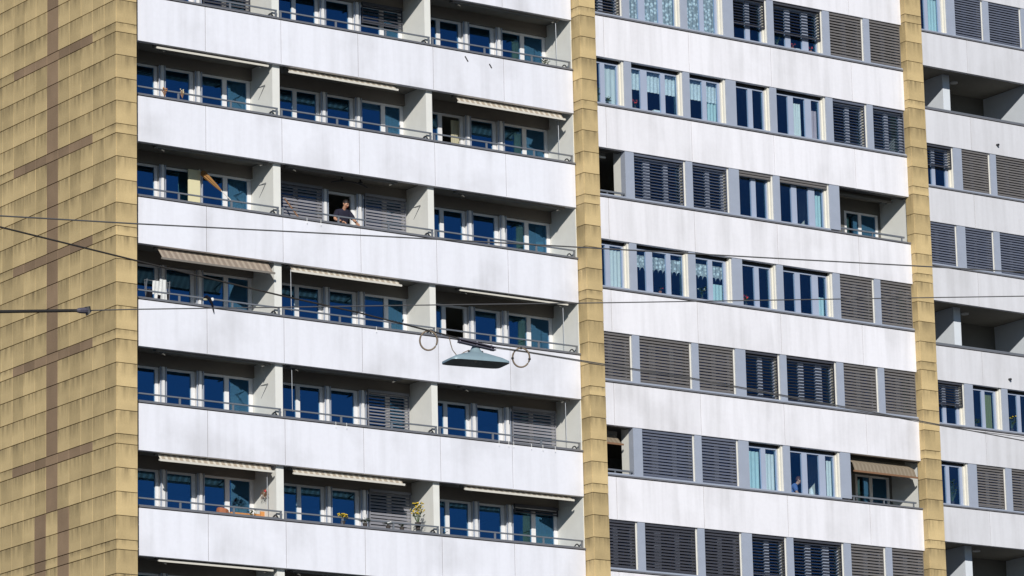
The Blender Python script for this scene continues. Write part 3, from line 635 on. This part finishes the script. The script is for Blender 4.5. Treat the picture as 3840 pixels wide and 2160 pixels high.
# ceiling drying rack
c0 = at_w(1283, 680, 0.75); c1 = at_w(1352, 690, 0.75); zc = ZBA(2)+0.135
t = thing('ceiling_rack', 'black curved drying rack hanging under the ceiling above the man', 'rack', (c0.x, 0.75, zc))
for px_, nm in ((0, 'hanger'), (c1.x-c0.x, 'hanger')):
    m = MB(); m.tube([(px_, 0, 0), (px_, 0, -0.20)], 0.028, 6); m.ball((px_, 0, -0.20), (0.08, 0.05, 0.03), 8, 5); m.build(nm, 'dark', t)
m = MB(); m.tube([(-0.36+0.1*k, 0, -0.22-0.10*(abs(k-6)/6.0)**2.2) for k in range(13)], 0.016, 6); m.build('curved_bar', 'dark', t)
# wall brackets for drying
for (x, y, i, lab) in ((955, 330, 1, 'thin drying bracket on the partition of the balcony with the brown cloth'), (958, 696, 2, 'thin drying bracket on the partition right of the orange parasol'), (965, 1447, 4, 'thin drying bracket on the partition near the yellow green curtain'), (1540, 780, 2, 'thin drying bracket on the partition right of the man')):
    p = at_w(x, y, 1.2); R = RFACE[0 if x < 1200 else 1]
    t = thing('drying_bracket', lab, 'bracket', (R, 1.15, p.z))
    m = MB(); m.tube([(0, 0, 0), (-0.03, -0.42, -0.02)], 0.009, 5); m.build('rod', 'rail', t)
    m = MB(); m.tube([(0, -0.02, -0.35), (-0.03, -0.40, -0.02)], 0.007, 5); m.build('strut', 'rail', t)
# white clips along parapets
hk = MB(); hk.tube([(0, 0.06, 0.05), (0, -0.045, 0.05), (0, -0.05, -0.10)], 0.008, 5); hm = hk.mesh('hook', 'whitep')
ORD = ['first', 'second', 'third', 'fourth', 'fifth', 'sixth']
def hooks(i, us, place):
    for k, u in enumerate(us):
        w_ = 'lone' if len(us) == 1 else ORD[k]+' from left,'
        tag(link('clothes_hook', hm, None, (u, 0.25, TOPA(i))), w_+' white hook on the parapet '+place, 'hook', 'white hooks on the parapets')
hooks(4, [12.35, 12.68, 12.85, 13.46, 13.85, 14.28], 'below the grey blind by the middle pier')
hooks(4, [6.95, 7.3], 'of the balcony left below the lamp')
hooks(2, [6.1, 6.55], 'left of the man')
hooks(3, [8.32], 'left of the lamp')
# brown dried bouquets on the first left balcony
for (x, y, lab) in ((617, 345, 'brown and pink dried bouquet tied to the rail at the upper left balcony'), (684, 350, 'brown and yellow dried bouquet tied to the railing post at the upper left balcony')):
    p = at_w(x, y, 0.27); t = thing('dried_bouquet', lab, 'bouquet', p)
    m = MB(); rr = random.Random(x)
    for k in range(26):
        a = Vector((rr.gauss(0, 0.035), rr.gauss(0, 0.03), rr.uniform(0.0, 0.10))); m.tube([(0, 0, -0.14), a], 0.006, 4)
    m.build('stems', 'wood2', t); f = MB()
    for k in range(12): f.ball((rr.gauss(0, 0.04), rr.gauss(0, 0.03), rr.uniform(0.0, 0.12)), 0.017, 6, 4)
    f.build('heads', 'cream' if x > 650 else 'wood', t)
# laundry rack at the wide open awning
rx = at_w(590, 1090, 0.7).x; t = thing('laundry_rack', 'laundry rack with white, red and black clothes under the wide open awning', 'laundry rack', (rx, 0.7, ZBA(3)-2.46))
m = MB()
for y in (-0.15, 0.15):
    m.tube([(-0.4, y, 0), (-0.35, -y*0.4, 1.62)], 0.012, 5); m.tube([(0.4, y, 0), (0.35, -y*0.4, 1.62)], 0.012, 5)
for z in (1.05, 1.35, 1.60): m.tube([(-0.40, 0, z), (0.40, 0, z)], 0.010, 5)
m.build('rack_frame', 'rail', t)
def cloth(x0, x1, z0, z1, mat, y):
    m = MB(); n = 8; vs = []
    for k in range(n+1):
        x = x0+(x1-x0)*k/n
        for j in range(4): vs.append((x, y+0.02*math.sin(k*1.7+j), z1+(z0-z1)*j/3+0.02*math.sin(k*2.3)*(j > 0)))
    m.add(vs, [(k*4+j, (k+1)*4+j, (k+1)*4+j+1, k*4+j+1) for k in range(n) for j in range(3)]); m.build('garment', mat, t, True)
cloth(-0.16, 0.06, 1.22, 1.60, 'white', -0.03); cloth(0.06, 0.28, 1.05, 1.66, 'white', -0.02); cloth(-0.06, 0.10, 0.85, 1.10, 'white', -0.04); cloth(0.10, 0.26, 0.82, 1.06, 'redc', -0.04); cloth(-0.38, -0.16, 0.85, 1.35, 'blackc', -0.02); cloth(-0.02, 0.08, 1.0, 1.22, 'blackc', -0.05); cloth(0.27, 0.36, 0.9, 1.35, 'blackc', 0.0)
# black cloth over the parapet
p = at_w(782, 1140, 0.22); t = thing('hanging_strap', 'black gloves and strap hanging over the parapet below the wide open awning', 'strap', p)
m = MB(); m.tube([(-0.10, 0.06, 0.16), (-0.06, 0.0, 0.20), (0.02, -0.02, 0.14), (0.10, -0.03, -0.02), (0.16, -0.02, -0.22)], [0.03, 0.045, 0.045, 0.03, 0.012], 6); m.build('strap', 'blackc', t)
m = MB(); m.ball((-0.08, 0.03, 0.12), (0.07, 0.03, 0.03), 8, 5); m.build('cuff', 'creamc', t)
m = MB(); m.ball((0.12, -0.01, 0.14), (0.05, 0.02, 0.05), 8, 5); m.build('tag', 'whitep', t)
# white things at the door, wide awning balcony
p = at_w(737, 1135, 0.5); m = MB(); m.cham(p.x-0.16, p.x+0.14, 0.5, 0.75, TOPA(3)-0.35, TOPA(3)+0.05, 0.02); one(m, 'white_box', 'frame', 'white box just showing over the parapet under the wide open awning', 'box')
# wooden box and chair, lower left balcony
p = at_w(905, 1925, 1.05); fl5 = ZBA(5)-2.46
t = thing('wooden_cabinet', 'orange wooden slatted cabinet behind the rail in the lower left balcony', 'cabinet', (p.x, 1.15, fl5))
m = MB(); m.box(-0.34, 0.34, -0.13, 0.15, 0.05, 1.21); m.build('carcass', 'wood', t)
for k in range(7):
    m = MB(); m.cham(-0.34+0.098*k, -0.25+0.098*k, -0.15, -0.131, 0.06, 1.20, 0.004); m.build('slat', 'wood', t)
p = at_w(990, 1930, 0.8)
t = thing('wooden_chair', 'orange wooden folding chair at the partition of the lower left balcony', 'chair', (p.x, 0.85, fl5))
m = MB(); m.box(-0.2, 0.2, -0.2, 0.2, 0.43, 0.46); m.build('seat', 'wood', t)
m = MB(); m.box(0.02, 0.16, 0.16, 0.19, 0.85, 1.30); m.box(-0.16, 0.0, 0.16, 0.19, 0.95, 1.22); m.build('backrest', 'wood', t)
for sx_ in (-0.17, 0.17):
    for sy_ in (-0.17, 0.17):
        m = MB(); m.box(sx_-0.018, sx_+0.018, sy_-0.018, sy_+0.018, 0, 1.22 if sy_ > 0 else 0.43); m.build('leg', 'wood', t)
p = at_w(857, 1920, 0.9); m = MB(); m.tube([(p.x-0.12, 0.95, fl5), (p.x-0.16, 0.95, fl5+1.20), (p.x-0.15, 0.95, fl5+1.24)], [0.13, 0.17, 0.16], 12); one(m, 'clay_urn', 'potr', 'tall dull pink clay urn left of the wooden cabinet in the lower left balcony', 'urn')
# dried branch on the partition of the lower left balcony
p = at_w(995, 1850, 0.85); t = thing('dried_branch', 'dried twig wreath hanging on the partition of the lower left balcony', 'wreath', (RFACE[0]-0.05, 0.85, p.z)); m = MB(); rr = random.Random(4)
for k in range(16): m.tube([(-0.02, 0, 0.12), (-0.03-rr.uniform(0, 0.06), rr.uniform(-0.2, 0.15), rr.uniform(-0.12, 0.12)), (-0.04-rr.uniform(0, 0.06), rr.uniform(-0.25, 0.2), rr.uniform(-0.16, 0.05))], 0.006, 4)
m.build('twigs', 'wood2', t); m = MB(); m.ball((-0.05, -0.05, 0.05), 0.035, 7, 5); m.build('berry', 'pink2', t)
# white bowl and papers on sills of the window wing
zs = TOPA(0)+0.012+0.155
m = MB(); m.cham(20.42, 20.66, WF+0.08, WF+0.2, zs, zs+0.10, 0.01); one(m, 'white_box', 'frame', 'white box on the sill in the middle pane of the second row three-pane window', 'box')
zs = TOPA(4)+0.012+0.155
m = MB(); m.tube([(26.0, WF+0.15, zs), (26.0, WF+0.15, zs+0.16), (26.02, WF+0.15, zs+0.24)], [0.09, 0.06, 0.01], 8); one(m, 'white_vase', 'frame', 'white cone on the sill in the middle pane of the window with the person', 'vase')
zs = TOPA(-1)+0.012+0.155
m = MB(); m.cham(26.04, 26.2, WF+0.08, WF+0.2, zs, zs+0.07, 0.01); one(m, 'white_box', 'frame', 'small white box on the sill under the half-lowered blind of the topmost row', 'box')

# ------------------------------------------------------------------ people
def skin_mesh(name, verts, edges, mats, sub=2):
    me = bpy.data.meshes.new(name); me.from_pydata([v[0] for v in verts], edges, [])
    o = bpy.data.objects.new(name, me); COL.objects.link(o)
    o.modifiers.new('s', 'SKIN'); sm = o.modifiers.new('u', 'SUBSURF'); sm.levels = sub; sm.render_levels = sub
    for k, v in enumerate(verts):
        rr = v[1]; me.skin_vertices[0].data[k].radius = (rr, rr) if not isinstance(rr, tuple) else rr
        me.skin_vertices[0].data[k].use_root = (k == 0)
    dg = bpy.context.evaluated_depsgraph_get(); dg.update()
    nm = bpy.data.meshes.new_from_object(o.evaluated_get(dg)); bpy.data.objects.remove(o)
    nm.materials.clear()
    for m in mats: nm.materials.append(MAT[m])
    for p in nm.polygons: p.use_smooth = True
    return nm
def person(loc, rz, label, J, shirt, hair, sc=1.0):
    # J: dict of joint positions, figure faces -y, metres
    t = tag(link('person', None, None, loc), label, 'person'); t.rotation_euler = (0, 0, rz); t.scale = (sc, sc, sc)
    V = []; E = []; ix = {}
    def add(k, p, r): ix[k] = len(V); V.append((Vector(p), r)); return ix[k]
    def con(a, b): E.append((ix[a], ix[b]))
    add('pel', J['pel'], 0.115); add('wai', J['wai'], 0.105); add('che', J['che'], (0.135, 0.105)); add('nb', J['nb'], 0.062)
    hd = Vector(J['head']); hx = Vector(J['hx']).normalized(); hz = Vector(J['hz']).normalized()      # face direction, up
    add('nt', hd-hz*0.11, 0.055); add('jaw', hd-hz*0.055+hx*0.02, (0.062, 0.072)); add('mid', hd+hz*0.015, (0.075, 0.092)); add('crown', hd+hz*0.075, 0.07); add('nose', hd-hz*0.022+hx*0.108, 0.012)
    for a, b in (('pel','wai'), ('wai','che'), ('che','nb'), ('nb','nt'), ('nt','jaw'), ('jaw','mid'), ('mid','crown')): con(a, b)
    for s in 'LR':
        add('sh'+s, J['sh'+s], 0.068); add('el'+s, J['el'+s], 0.044); add('wr'+s, J['wr'+s], 0.028)
        w_, e_ = Vector(J['wr'+s]), Vector(J['el'+s]); d = (w_-e_).normalized(); side = d.cross(Vector((0, 0, 1))).normalized(); dn = Vector((0, 0, -1))
        add('pa'+s, w_+d*0.055, 0.032); con('che', 'sh'+s); con('sh'+s, 'el'+s); con('el'+s, 'wr'+s); con('wr'+s, 'pa'+s)
        for q, ln in enumerate((0.072, 0.082, 0.076, 0.06)):
            o_ = side*(0.030-0.020*q); f1, f2 = 'f%d'%q+s, 'g%d'%q+s
            add(f1, w_+d*(0.09+ln*0.35)+o_*1.1, 0.009); add(f2, w_+d*(0.09+ln*0.75)+o_*1.15+dn*0.035, 0.008); con('pa'+s, f1); con(f1, f2)
        add('t1'+s, w_+d*0.05+side*0.055+dn*0.01, 0.011); add('t2'+s, w_+d*0.085+side*0.068+dn*0.03, 0.009); con('pa'+s, 't1'+s); con('t1'+s, 't2'+s)
        add('hi'+s, J['hi'+s], 0.095); add('kn'+s, J['kn'+s], 0.062); add('an'+s, J['an'+s], 0.042); add('to'+s, Vector(J['an'+s])+Vector((0, -0.16, -0.04)), 0.035)
        con('pel', 'hi'+s); con('hi'+s, 'kn'+s); con('kn'+s, 'an'+s); con('an'+s, 'to'+s)
    con('mid', 'nose')
    link('body', skin_mesh('body', V, E, ['skin']), t)
    # shirt: torso and sleeves, a little larger than the body
    v = [(J['pel'], 0.175), (J['wai'], 0.170), (J['che'], (0.205, 0.165)), (Vector(J['nb'])-Vector((0, 0, 0.01)), 0.078)]; e = [(0, 1), (1, 2), (2, 3)]
    for s in 'LR':
        b = len(v); v += [(J['sh'+s], 0.095), (Vector(J['sh'+s]).lerp(Vector(J['el'+s]), 0.8), 0.07)]; e += [(2, b), (b, b+1)]
    link('shirt', skin_mesh('shirt', v, e, [shirt]), t)
    v = [(Vector(J['pel'])-Vector((0, 0, 0.03)), 0.140)]; e = []
    for s in 'LR':
        b = len(v); v += [(J['hi'+s], 0.108), (J['kn'+s], 0.075), (Vector(J['an'+s])+Vector((0, 0, 0.03)), 0.060)]; e += [(0, b), (b, b+1), (b+1, b+2)]
    link('trousers', skin_mesh('trousers', v, e, ['jeans']), t)
    sd = hx.cross(hz).normalized(); Mx = Matrix((sd, hx, hz)).transposed()
    h = MB(); n, k = 16, 9; vs = []; fs = []
    for a in range(k+1):
        for b in range(n):
            ph = 2*math.pi*b/n; front = 0.5+0.5*math.sin(ph); th = math.pi*(0.68-0.30*front**1.5)*a/k
            dirv = Vector((math.sin(th)*math.cos(ph), math.sin(th)*math.sin(ph), math.cos(th)))
            rr_ = 1.0+0.03*math.sin(b*3.1+a*2.0); vs.append(hd + hz*0.022 + Mx @ Vector((dirv.x*0.083*rr_, dirv.y*0.101*rr_-0.006, dirv.z*0.112*rr_)))
    for a in range(k):
        for b in range(n): fs.append((a*n+b, (a+1)*n+b, (a+1)*n+(b+1) % n, a*n+(b+1) % n))
    h.add(vs, fs); h.build('hair', hair, t, True)
    for s in (-1, 1):
        q = MB(); q.ball(hd+sd*0.031*s+hx*0.086+hz*0.006, 0.010, 8, 6); q.build('eye', 'eye', t)
        q = MB(); q.ball(hd+sd*0.080*s-hx*0.005-hz*0.008, (0.014, 0.022, 0.030), 8, 6); q.build('ear', 'skin', t)
        q = MB(); q.tube([hd+sd*0.018*s+hx*0.093+hz*0.030, hd+sd*0.045*s+hx*0.083+hz*0.030], 0.005, 5); q.build('eyebrow', hair, t)
    q = MB(); q.tube([hd-sd*0.022+hx*0.083-hz*0.056, hd+hx*0.090-hz*0.058, hd+sd*0.022+hx*0.083-hz*0.056], 0.006, 5); q.build('mouth', 'pink2', t)
    return t
def pose(lean, headf, **kw):
    J = dict(pel=(0,0.10,0.95), wai=(0,0.08,1.12), che=(0,0.02-lean*0.5,1.36), nb=(0,-0.02-lean*0.85,1.50), head=(0,-0.06-lean,1.64), hx=(0,-1,-0.25), hz=(0,-0.25,1),
      shL=(0.19,0.0-lean*0.6,1.44), shR=(-0.19,0.0-lean*0.6,1.44), elL=(0.27,-0.06-lean*0.6,1.18), elR=(-0.27,-0.06-lean*0.6,1.18), wrL=(0.22,-0.28-lean*0.6,1.06), wrR=(-0.22,-0.28-lean*0.6,1.06),
      hiL=(0.10,0.10,0.90), hiR=(-0.10,0.10,0.90), knL=(0.11,0.06,0.50), knR=(-0.11,0.06,0.50), anL=(0.12,0.12,0.09), anR=(-0.12,0.12,0.09)); J.update(kw); return J
# man at the rail of the third balcony row
pm = at_w(1297, 765, 0.55); fl2 = ZBA(2)-2.46
person((pm.x+0.03, 0.80, fl2), R_(-8), 'man in a navy polo shirt leaning on a balcony railing and looking down', pose(0.13, 0, hx=(0.55, -1, -0.55), hz=(0.22, -0.30, 1),
      head=(0.02,-0.20,1.66), elR=(-0.30,-0.16,1.22), wrR=(-0.17,-0.36,1.12), elL=(0.30,-0.20,1.20), wrL=(0.27,-0.42,1.08)), 'navy', 'hair')
# person seated at the end of the upper left balcony, only the head shows over the parapet
p = at_w(1022, 412, 0.75); fl1 = ZBA(1)-2.46
seat = thing('balcony_chair', 'small dark chair hidden behind the parapet under the seated person at the upper left', 'chair', (p.x, 0.86, fl1))
m = MB(); m.box(-0.22, 0.22, -0.2, 0.22, 0.40, 0.44); m.build('seat', 'wood2', seat)
for a in (-0.19, 0.19):
    for b in (-0.17, 0.19):
        m = MB(); m.box(a-0.015, a+0.015, b-0.015, b+0.015, 0, 0.40); m.build('leg', 'wood2', seat)
dz = p.z - fl1 + 0.09
person((p.x, 0.86, fl1), R_(15), 'seated person whose brown hair shows between rail and parapet at the upper left', dict(pel=(0,0.05,0.56), wai=(0,0.06,0.70), che=(0,0.03,0.86), nb=(0,0.0,0.96), head=(-0.02,-0.03,dz+0.02), hx=(0.6,-1,-0.1), hz=(-0.1,0,1),
      shL=(0.19,0.02,0.92), shR=(-0.19,0.02,0.92), elL=(0.36,-0.05,dz-0.02), elR=(-0.28,-0.08,0.76), wrL=(0.16,-0.14,dz+0.03), wrR=(-0.18,-0.30,0.70), hiL=(0.10,0.02,0.53), hiR=(-0.10,0.02,0.53), knL=(0.11,-0.33,0.50), knR=(-0.11,-0.33,0.50), anL=(0.12,-0.30,0.09), anR=(-0.12,-0.30,0.09)), 'shirtw', 'hairb')
# person behind a window of the sixth row
p = at_w(2976, 1803, WF+0.35); fl4 = ZBA(4)-2.46; hh = (p.z-fl4)
person((p.x, WF+0.42, fl4), R_(55), 'person in a blue top inside behind the left pane of a three-pane window', pose(0.10, 0, hx=(0.0,-1,-0.5), hz=(0,-0.35,1), head=(0,-0.20,1.64)), 'blue', 'hairb', hh/1.62)

# ------------------------------------------------------------------ overhead wires and the hanging lamp
def wpt(x, y, dist): d = pix(x, y); return CAM + d*dist
def catenary(pts, d0, d1):
    out = []
    for (a, b) in zip(pts[:-1], pts[1:]):
        for k in range(8):
            t = k/8; x = a[0]+(b[0]-a[0])*t; y = a[1]+(b[1]-a[1])*t; out.append(wpt(x, y, d0+(d1-d0)*x/3840))
    x, y = pts[-1]; out.append(wpt(x, y, d0+(d1-d0)*x/3840)); return out
k_ = 1.4907
def wire(pts, d0, d1, r, mat, label, nm='overhead_wire'):
    m = MB(); m.tube(catenary([(x*k_, y*k_) for x, y in pts], d0, d1), r, 6); return one(m, nm, mat, label, 'wire', None, True)
wire([(-700, 495), (0, 543), (345, 563), (700, 581), (1100, 602), (1440, 621), (1900, 647), (2340, 671), (2576, 685), (3300, 722)], 43, 50, 0.008, 'wireg', 'upper grey overhead wire crossing the whole facade just below the man')
def dst(x): return 42 + (48.5-42)*x/3840
# lamp wire in two halves joined at the bracket
LX0, LY0 = 1721, 1272; LX1, LY1 = 1856, 1304
wire([(-700, 388), (0, 571), (340, 655), (520, 699), (700, 742), (900, 786), (1060, 827), (LX0/k_, LY0/k_-2)], 42, 48.5, 0.009, 'wire', 'thick black span wire running from the left edge down to the hanging lamp')
wire([(LX1/k_, LY1/k_-2), (1320, 884), (1500, 913), (1740, 951), (2000, 1000), (2330, 1062), (2576, 1109), (3300, 1255)], 42, 48.5, 0.0065, 'wireg', 'thin dark span wire running from the hanging lamp to the lower right edge')
wire([(LX1/k_, LY1/k_+1), (1320, 886), (1500, 916), (1740, 954), (2000, 1003), (2330, 1065), (2430, 1082), (2576, 1100), (3300, 1215)], 42.1, 48.6, 0.004, 'wireg', 'thinner companion wire just under the dark wire right of the hanging lamp')
wire([(-700, 788), (0, 784), (205, 781)], 39, 46, 0.016, 'wire', 'thick black wire entering at the left edge and ending at the grey clamp')
wire([(225, 781), (345, 778), (700, 773), (1100, 767), (1500, 762), (2000, 754), (2576, 745), (3300, 730)], 39, 46, 0.006, 'wireg', 'lower grey wire continuing level from the clamp across the facade')
a = wpt(190*k_, 781.5*k_, 39+7*190*k_/3840); b = wpt(228*k_, 780.8*k_, 39+7*228*k_/3840)
t = thing('wire_clamp', 'grey tapered clamp joining the thick and thin wire over the tan gable', 'clamp', a); d = b-a
m = MB(); m.tube([d*0.0, d*0.25, d*0.6, d*0.8], [0.012, 0.026, 0.030, 0.026], 8); m.build('sleeve', 'bracket', t)
m = MB(); m.tube([d*0.78+Vector((0,0,0.035)), d*0.86-Vector((0,0,0.03)), d*1.0], [0.03, 0.032, 0.012], 8); m.build('bolt', 'dark', t)
# lamp
dl = dst(1784); lc = wpt(1784, 1364, dl)
t = thing('hanging_street_lamp', 'grey green shallow street lamp with dark open underside hanging from a span wire', 'street lamp', lc)
ax = Vector((0.985, -0.17, 0)).normalized(); ay = Vector((0.17, 0.985, 0)).normalized()
mpp = dl/FPX                                  # metres per photo pixel there
LA, LB = 0.5*240*mpp, 0.5*124*mpp
def ring(sx_, sy_, z, n=40, pw=7.0):
    out = []
    for k in range(n):
        a = 2*math.pi*k/n; c, s = math.cos(a), math.sin(a)
        out.append(ax*(math.copysign(abs(c)**(2/pw), c)*sx_) + ay*(math.copysign(abs(s)**(2/pw), s)*sy_) + Vector((0, 0, z)))
    return out
def loft(rings, mat, nm, capt=True):
    m = MB(); n = len(rings[0][0]) if False else len(rings[0]); m.add([p for r in rings for p in r], [(i*n+k, i*n+(k+1) % n, (i+1)*n+(k+1) % n, (i+1)*n+k) for i in range(len(rings)-1) for k in range(n)])
    if capt: m.add(rings[-1], [tuple(range(n))])
    return m.build(nm, mat, t, True)
u = mpp
loft([ring(LA, LB, 0), ring(LA*1.0, LB*1.0, 8*u), ring(LA*0.80, LB*0.82, 20*u), ring(LA*0.42, LB*0.52, 36*u, pw=3), ring(LA*0.22, LB*0.36, 42*u, pw=2.4), ring(LA*0.15, LB*0.27, 56*u, pw=2), ring(LA*0.10, LB*0.2, 67*u, pw=2)], 'lamp', 'shade')
loft([ring(LA*0.985, LB*0.97, 0.5*u), ring(LA*0.76, LB*0.76, 15*u), ring(LA*0.40, LB*0.46, 31*u, pw=3)], 'lampin', 'reflector')
m = MB(); m.ball(Vector((0, 0, 15*u)), (0.02, 0.02, 0.035), 10, 6); m.tube([(0,0,18*u), (0,0,30*u)], 0.012, 8); m.build('bulb', 'bulb', t)
m = MB(); m.tube([(0,0,66*u), (0,0,71*u)], 0.024, 10); m.ball((0,0,72*u), (0.026, 0.026, 0.014), 10, 6); m.build('insulator', 'whitep', t)
for s_ in (-1, 1):
    m = MB(); m.tube([ax*(s_*0.05)+Vector((0,0,40*u)), ax*(s_*0.085)+Vector((0,0,48*u))], 0.013, 7); m.build('screw_knob', 'dark', t)
p0 = wpt(LX0, LY0, dst(LX0)) - lc; p1 = wpt(LX1, LY1, dst(LX1)) - lc
bd = (p1-p0).normalized(); up = Vector((0, 0, 1)); up = (up-bd*up.dot(bd)).normalized(); sd = bd.cross(up)
def obox(m, a, b, h, w_):
    m.add([a-up*h-sd*w_, b-up*h-sd*w_, b-up*h+sd*w_, a-up*h+sd*w_, a+up*h-sd*w_, b+up*h-sd*w_, b+up*h+sd*w_, a+up*h+sd*w_], [(0,3,2,1),(4,5,6,7),(0,1,5,4),(1,2,6,5),(2,3,7,6),(3,0,4,7)])
m = MB(); obox(m, p0, p1, 0.005, 0.03); obox(m, p0-up*0.03, p1-up*0.03, 0.005, 0.03); obox(m, p0-up*0.015-sd*0.02, p1-up*0.015-sd*0.02, 0.012, 0.006); m.build('bracket_bar', 'bracket', t)
for q in (0.04, 0.5, 0.9):
    m = MB(); c_ = p0.lerp(p1, q); m.tube([c_-up*0.045, c_+up*0.02], 0.010, 6); m.build('bolt', 'bracket', t)
m = MB(); pts = [(1684, 1262), (1690, 1290), (1697, 1312), (1712, 1332)]
m.tube([wpt(x, y, dst(x))-lc for x, y in pts], 0.005, 5); m.tube([wpt(x, y, dst(x))-lc for x, y in ((1728, 1329), (1742, 1320), (1757, 1314))], 0.005, 5); m.build('feed_cable', 'loop', t)
for (x, y, lab) in ((1607, 1277, 'coiled dark cable loop hanging on the wire left of the lamp'), (1954, 1341, 'coiled dark cable loop hanging on the wire right of the lamp')):
    c_ = wpt(x, y, dst(x)); t2_ = thing('cable_loop', lab, 'cable')
    m = MB(); rr = 35*mpp
    m.tube([c_ + rgt*(0.92*rr*math.cos(a)-0.18*rr*math.sin(a)*0) + upv*(1.03*rr*math.sin(a)) + fwd*(0.25*rr*math.cos(a)) for a in [2*math.pi*k/28 for k in range(31)]], 0.0095, 6, caps=False); m.build('coil', 'loop', t2_, True)
    for q in ((0.5,) if x < 1700 else (0.5, -0.05, 1.02)):
        a = math.pi*q; m = MB(); c2 = c_ + rgt*(0.92*rr*math.cos(a)) + upv*(1.03*rr*math.sin(a)) + fwd*(0.25*rr*math.cos(a)); m.ball(c2, 0.016, 8, 6); m.build('tape', 'wire', t2_)
# poles outside the picture that carry the wires
for (x, ys, d, lab) in ((-700, (495, 388, 788), 40.6, 'grey steel mast left of the picture carrying the overhead wires'), (3300, (722, 1255, 730), 50.3, 'grey steel mast right of the picture carrying the overhead wires')):
    p = wpt(x*k_, 700*k_, d); m = MB(); m.tube([(p.x, p.y, 0), (p.x, p.y, p.z+3.5)], [0.16, 0.11], 12)
    one(m, 'wire_mast', 'pole', lab, 'mast')
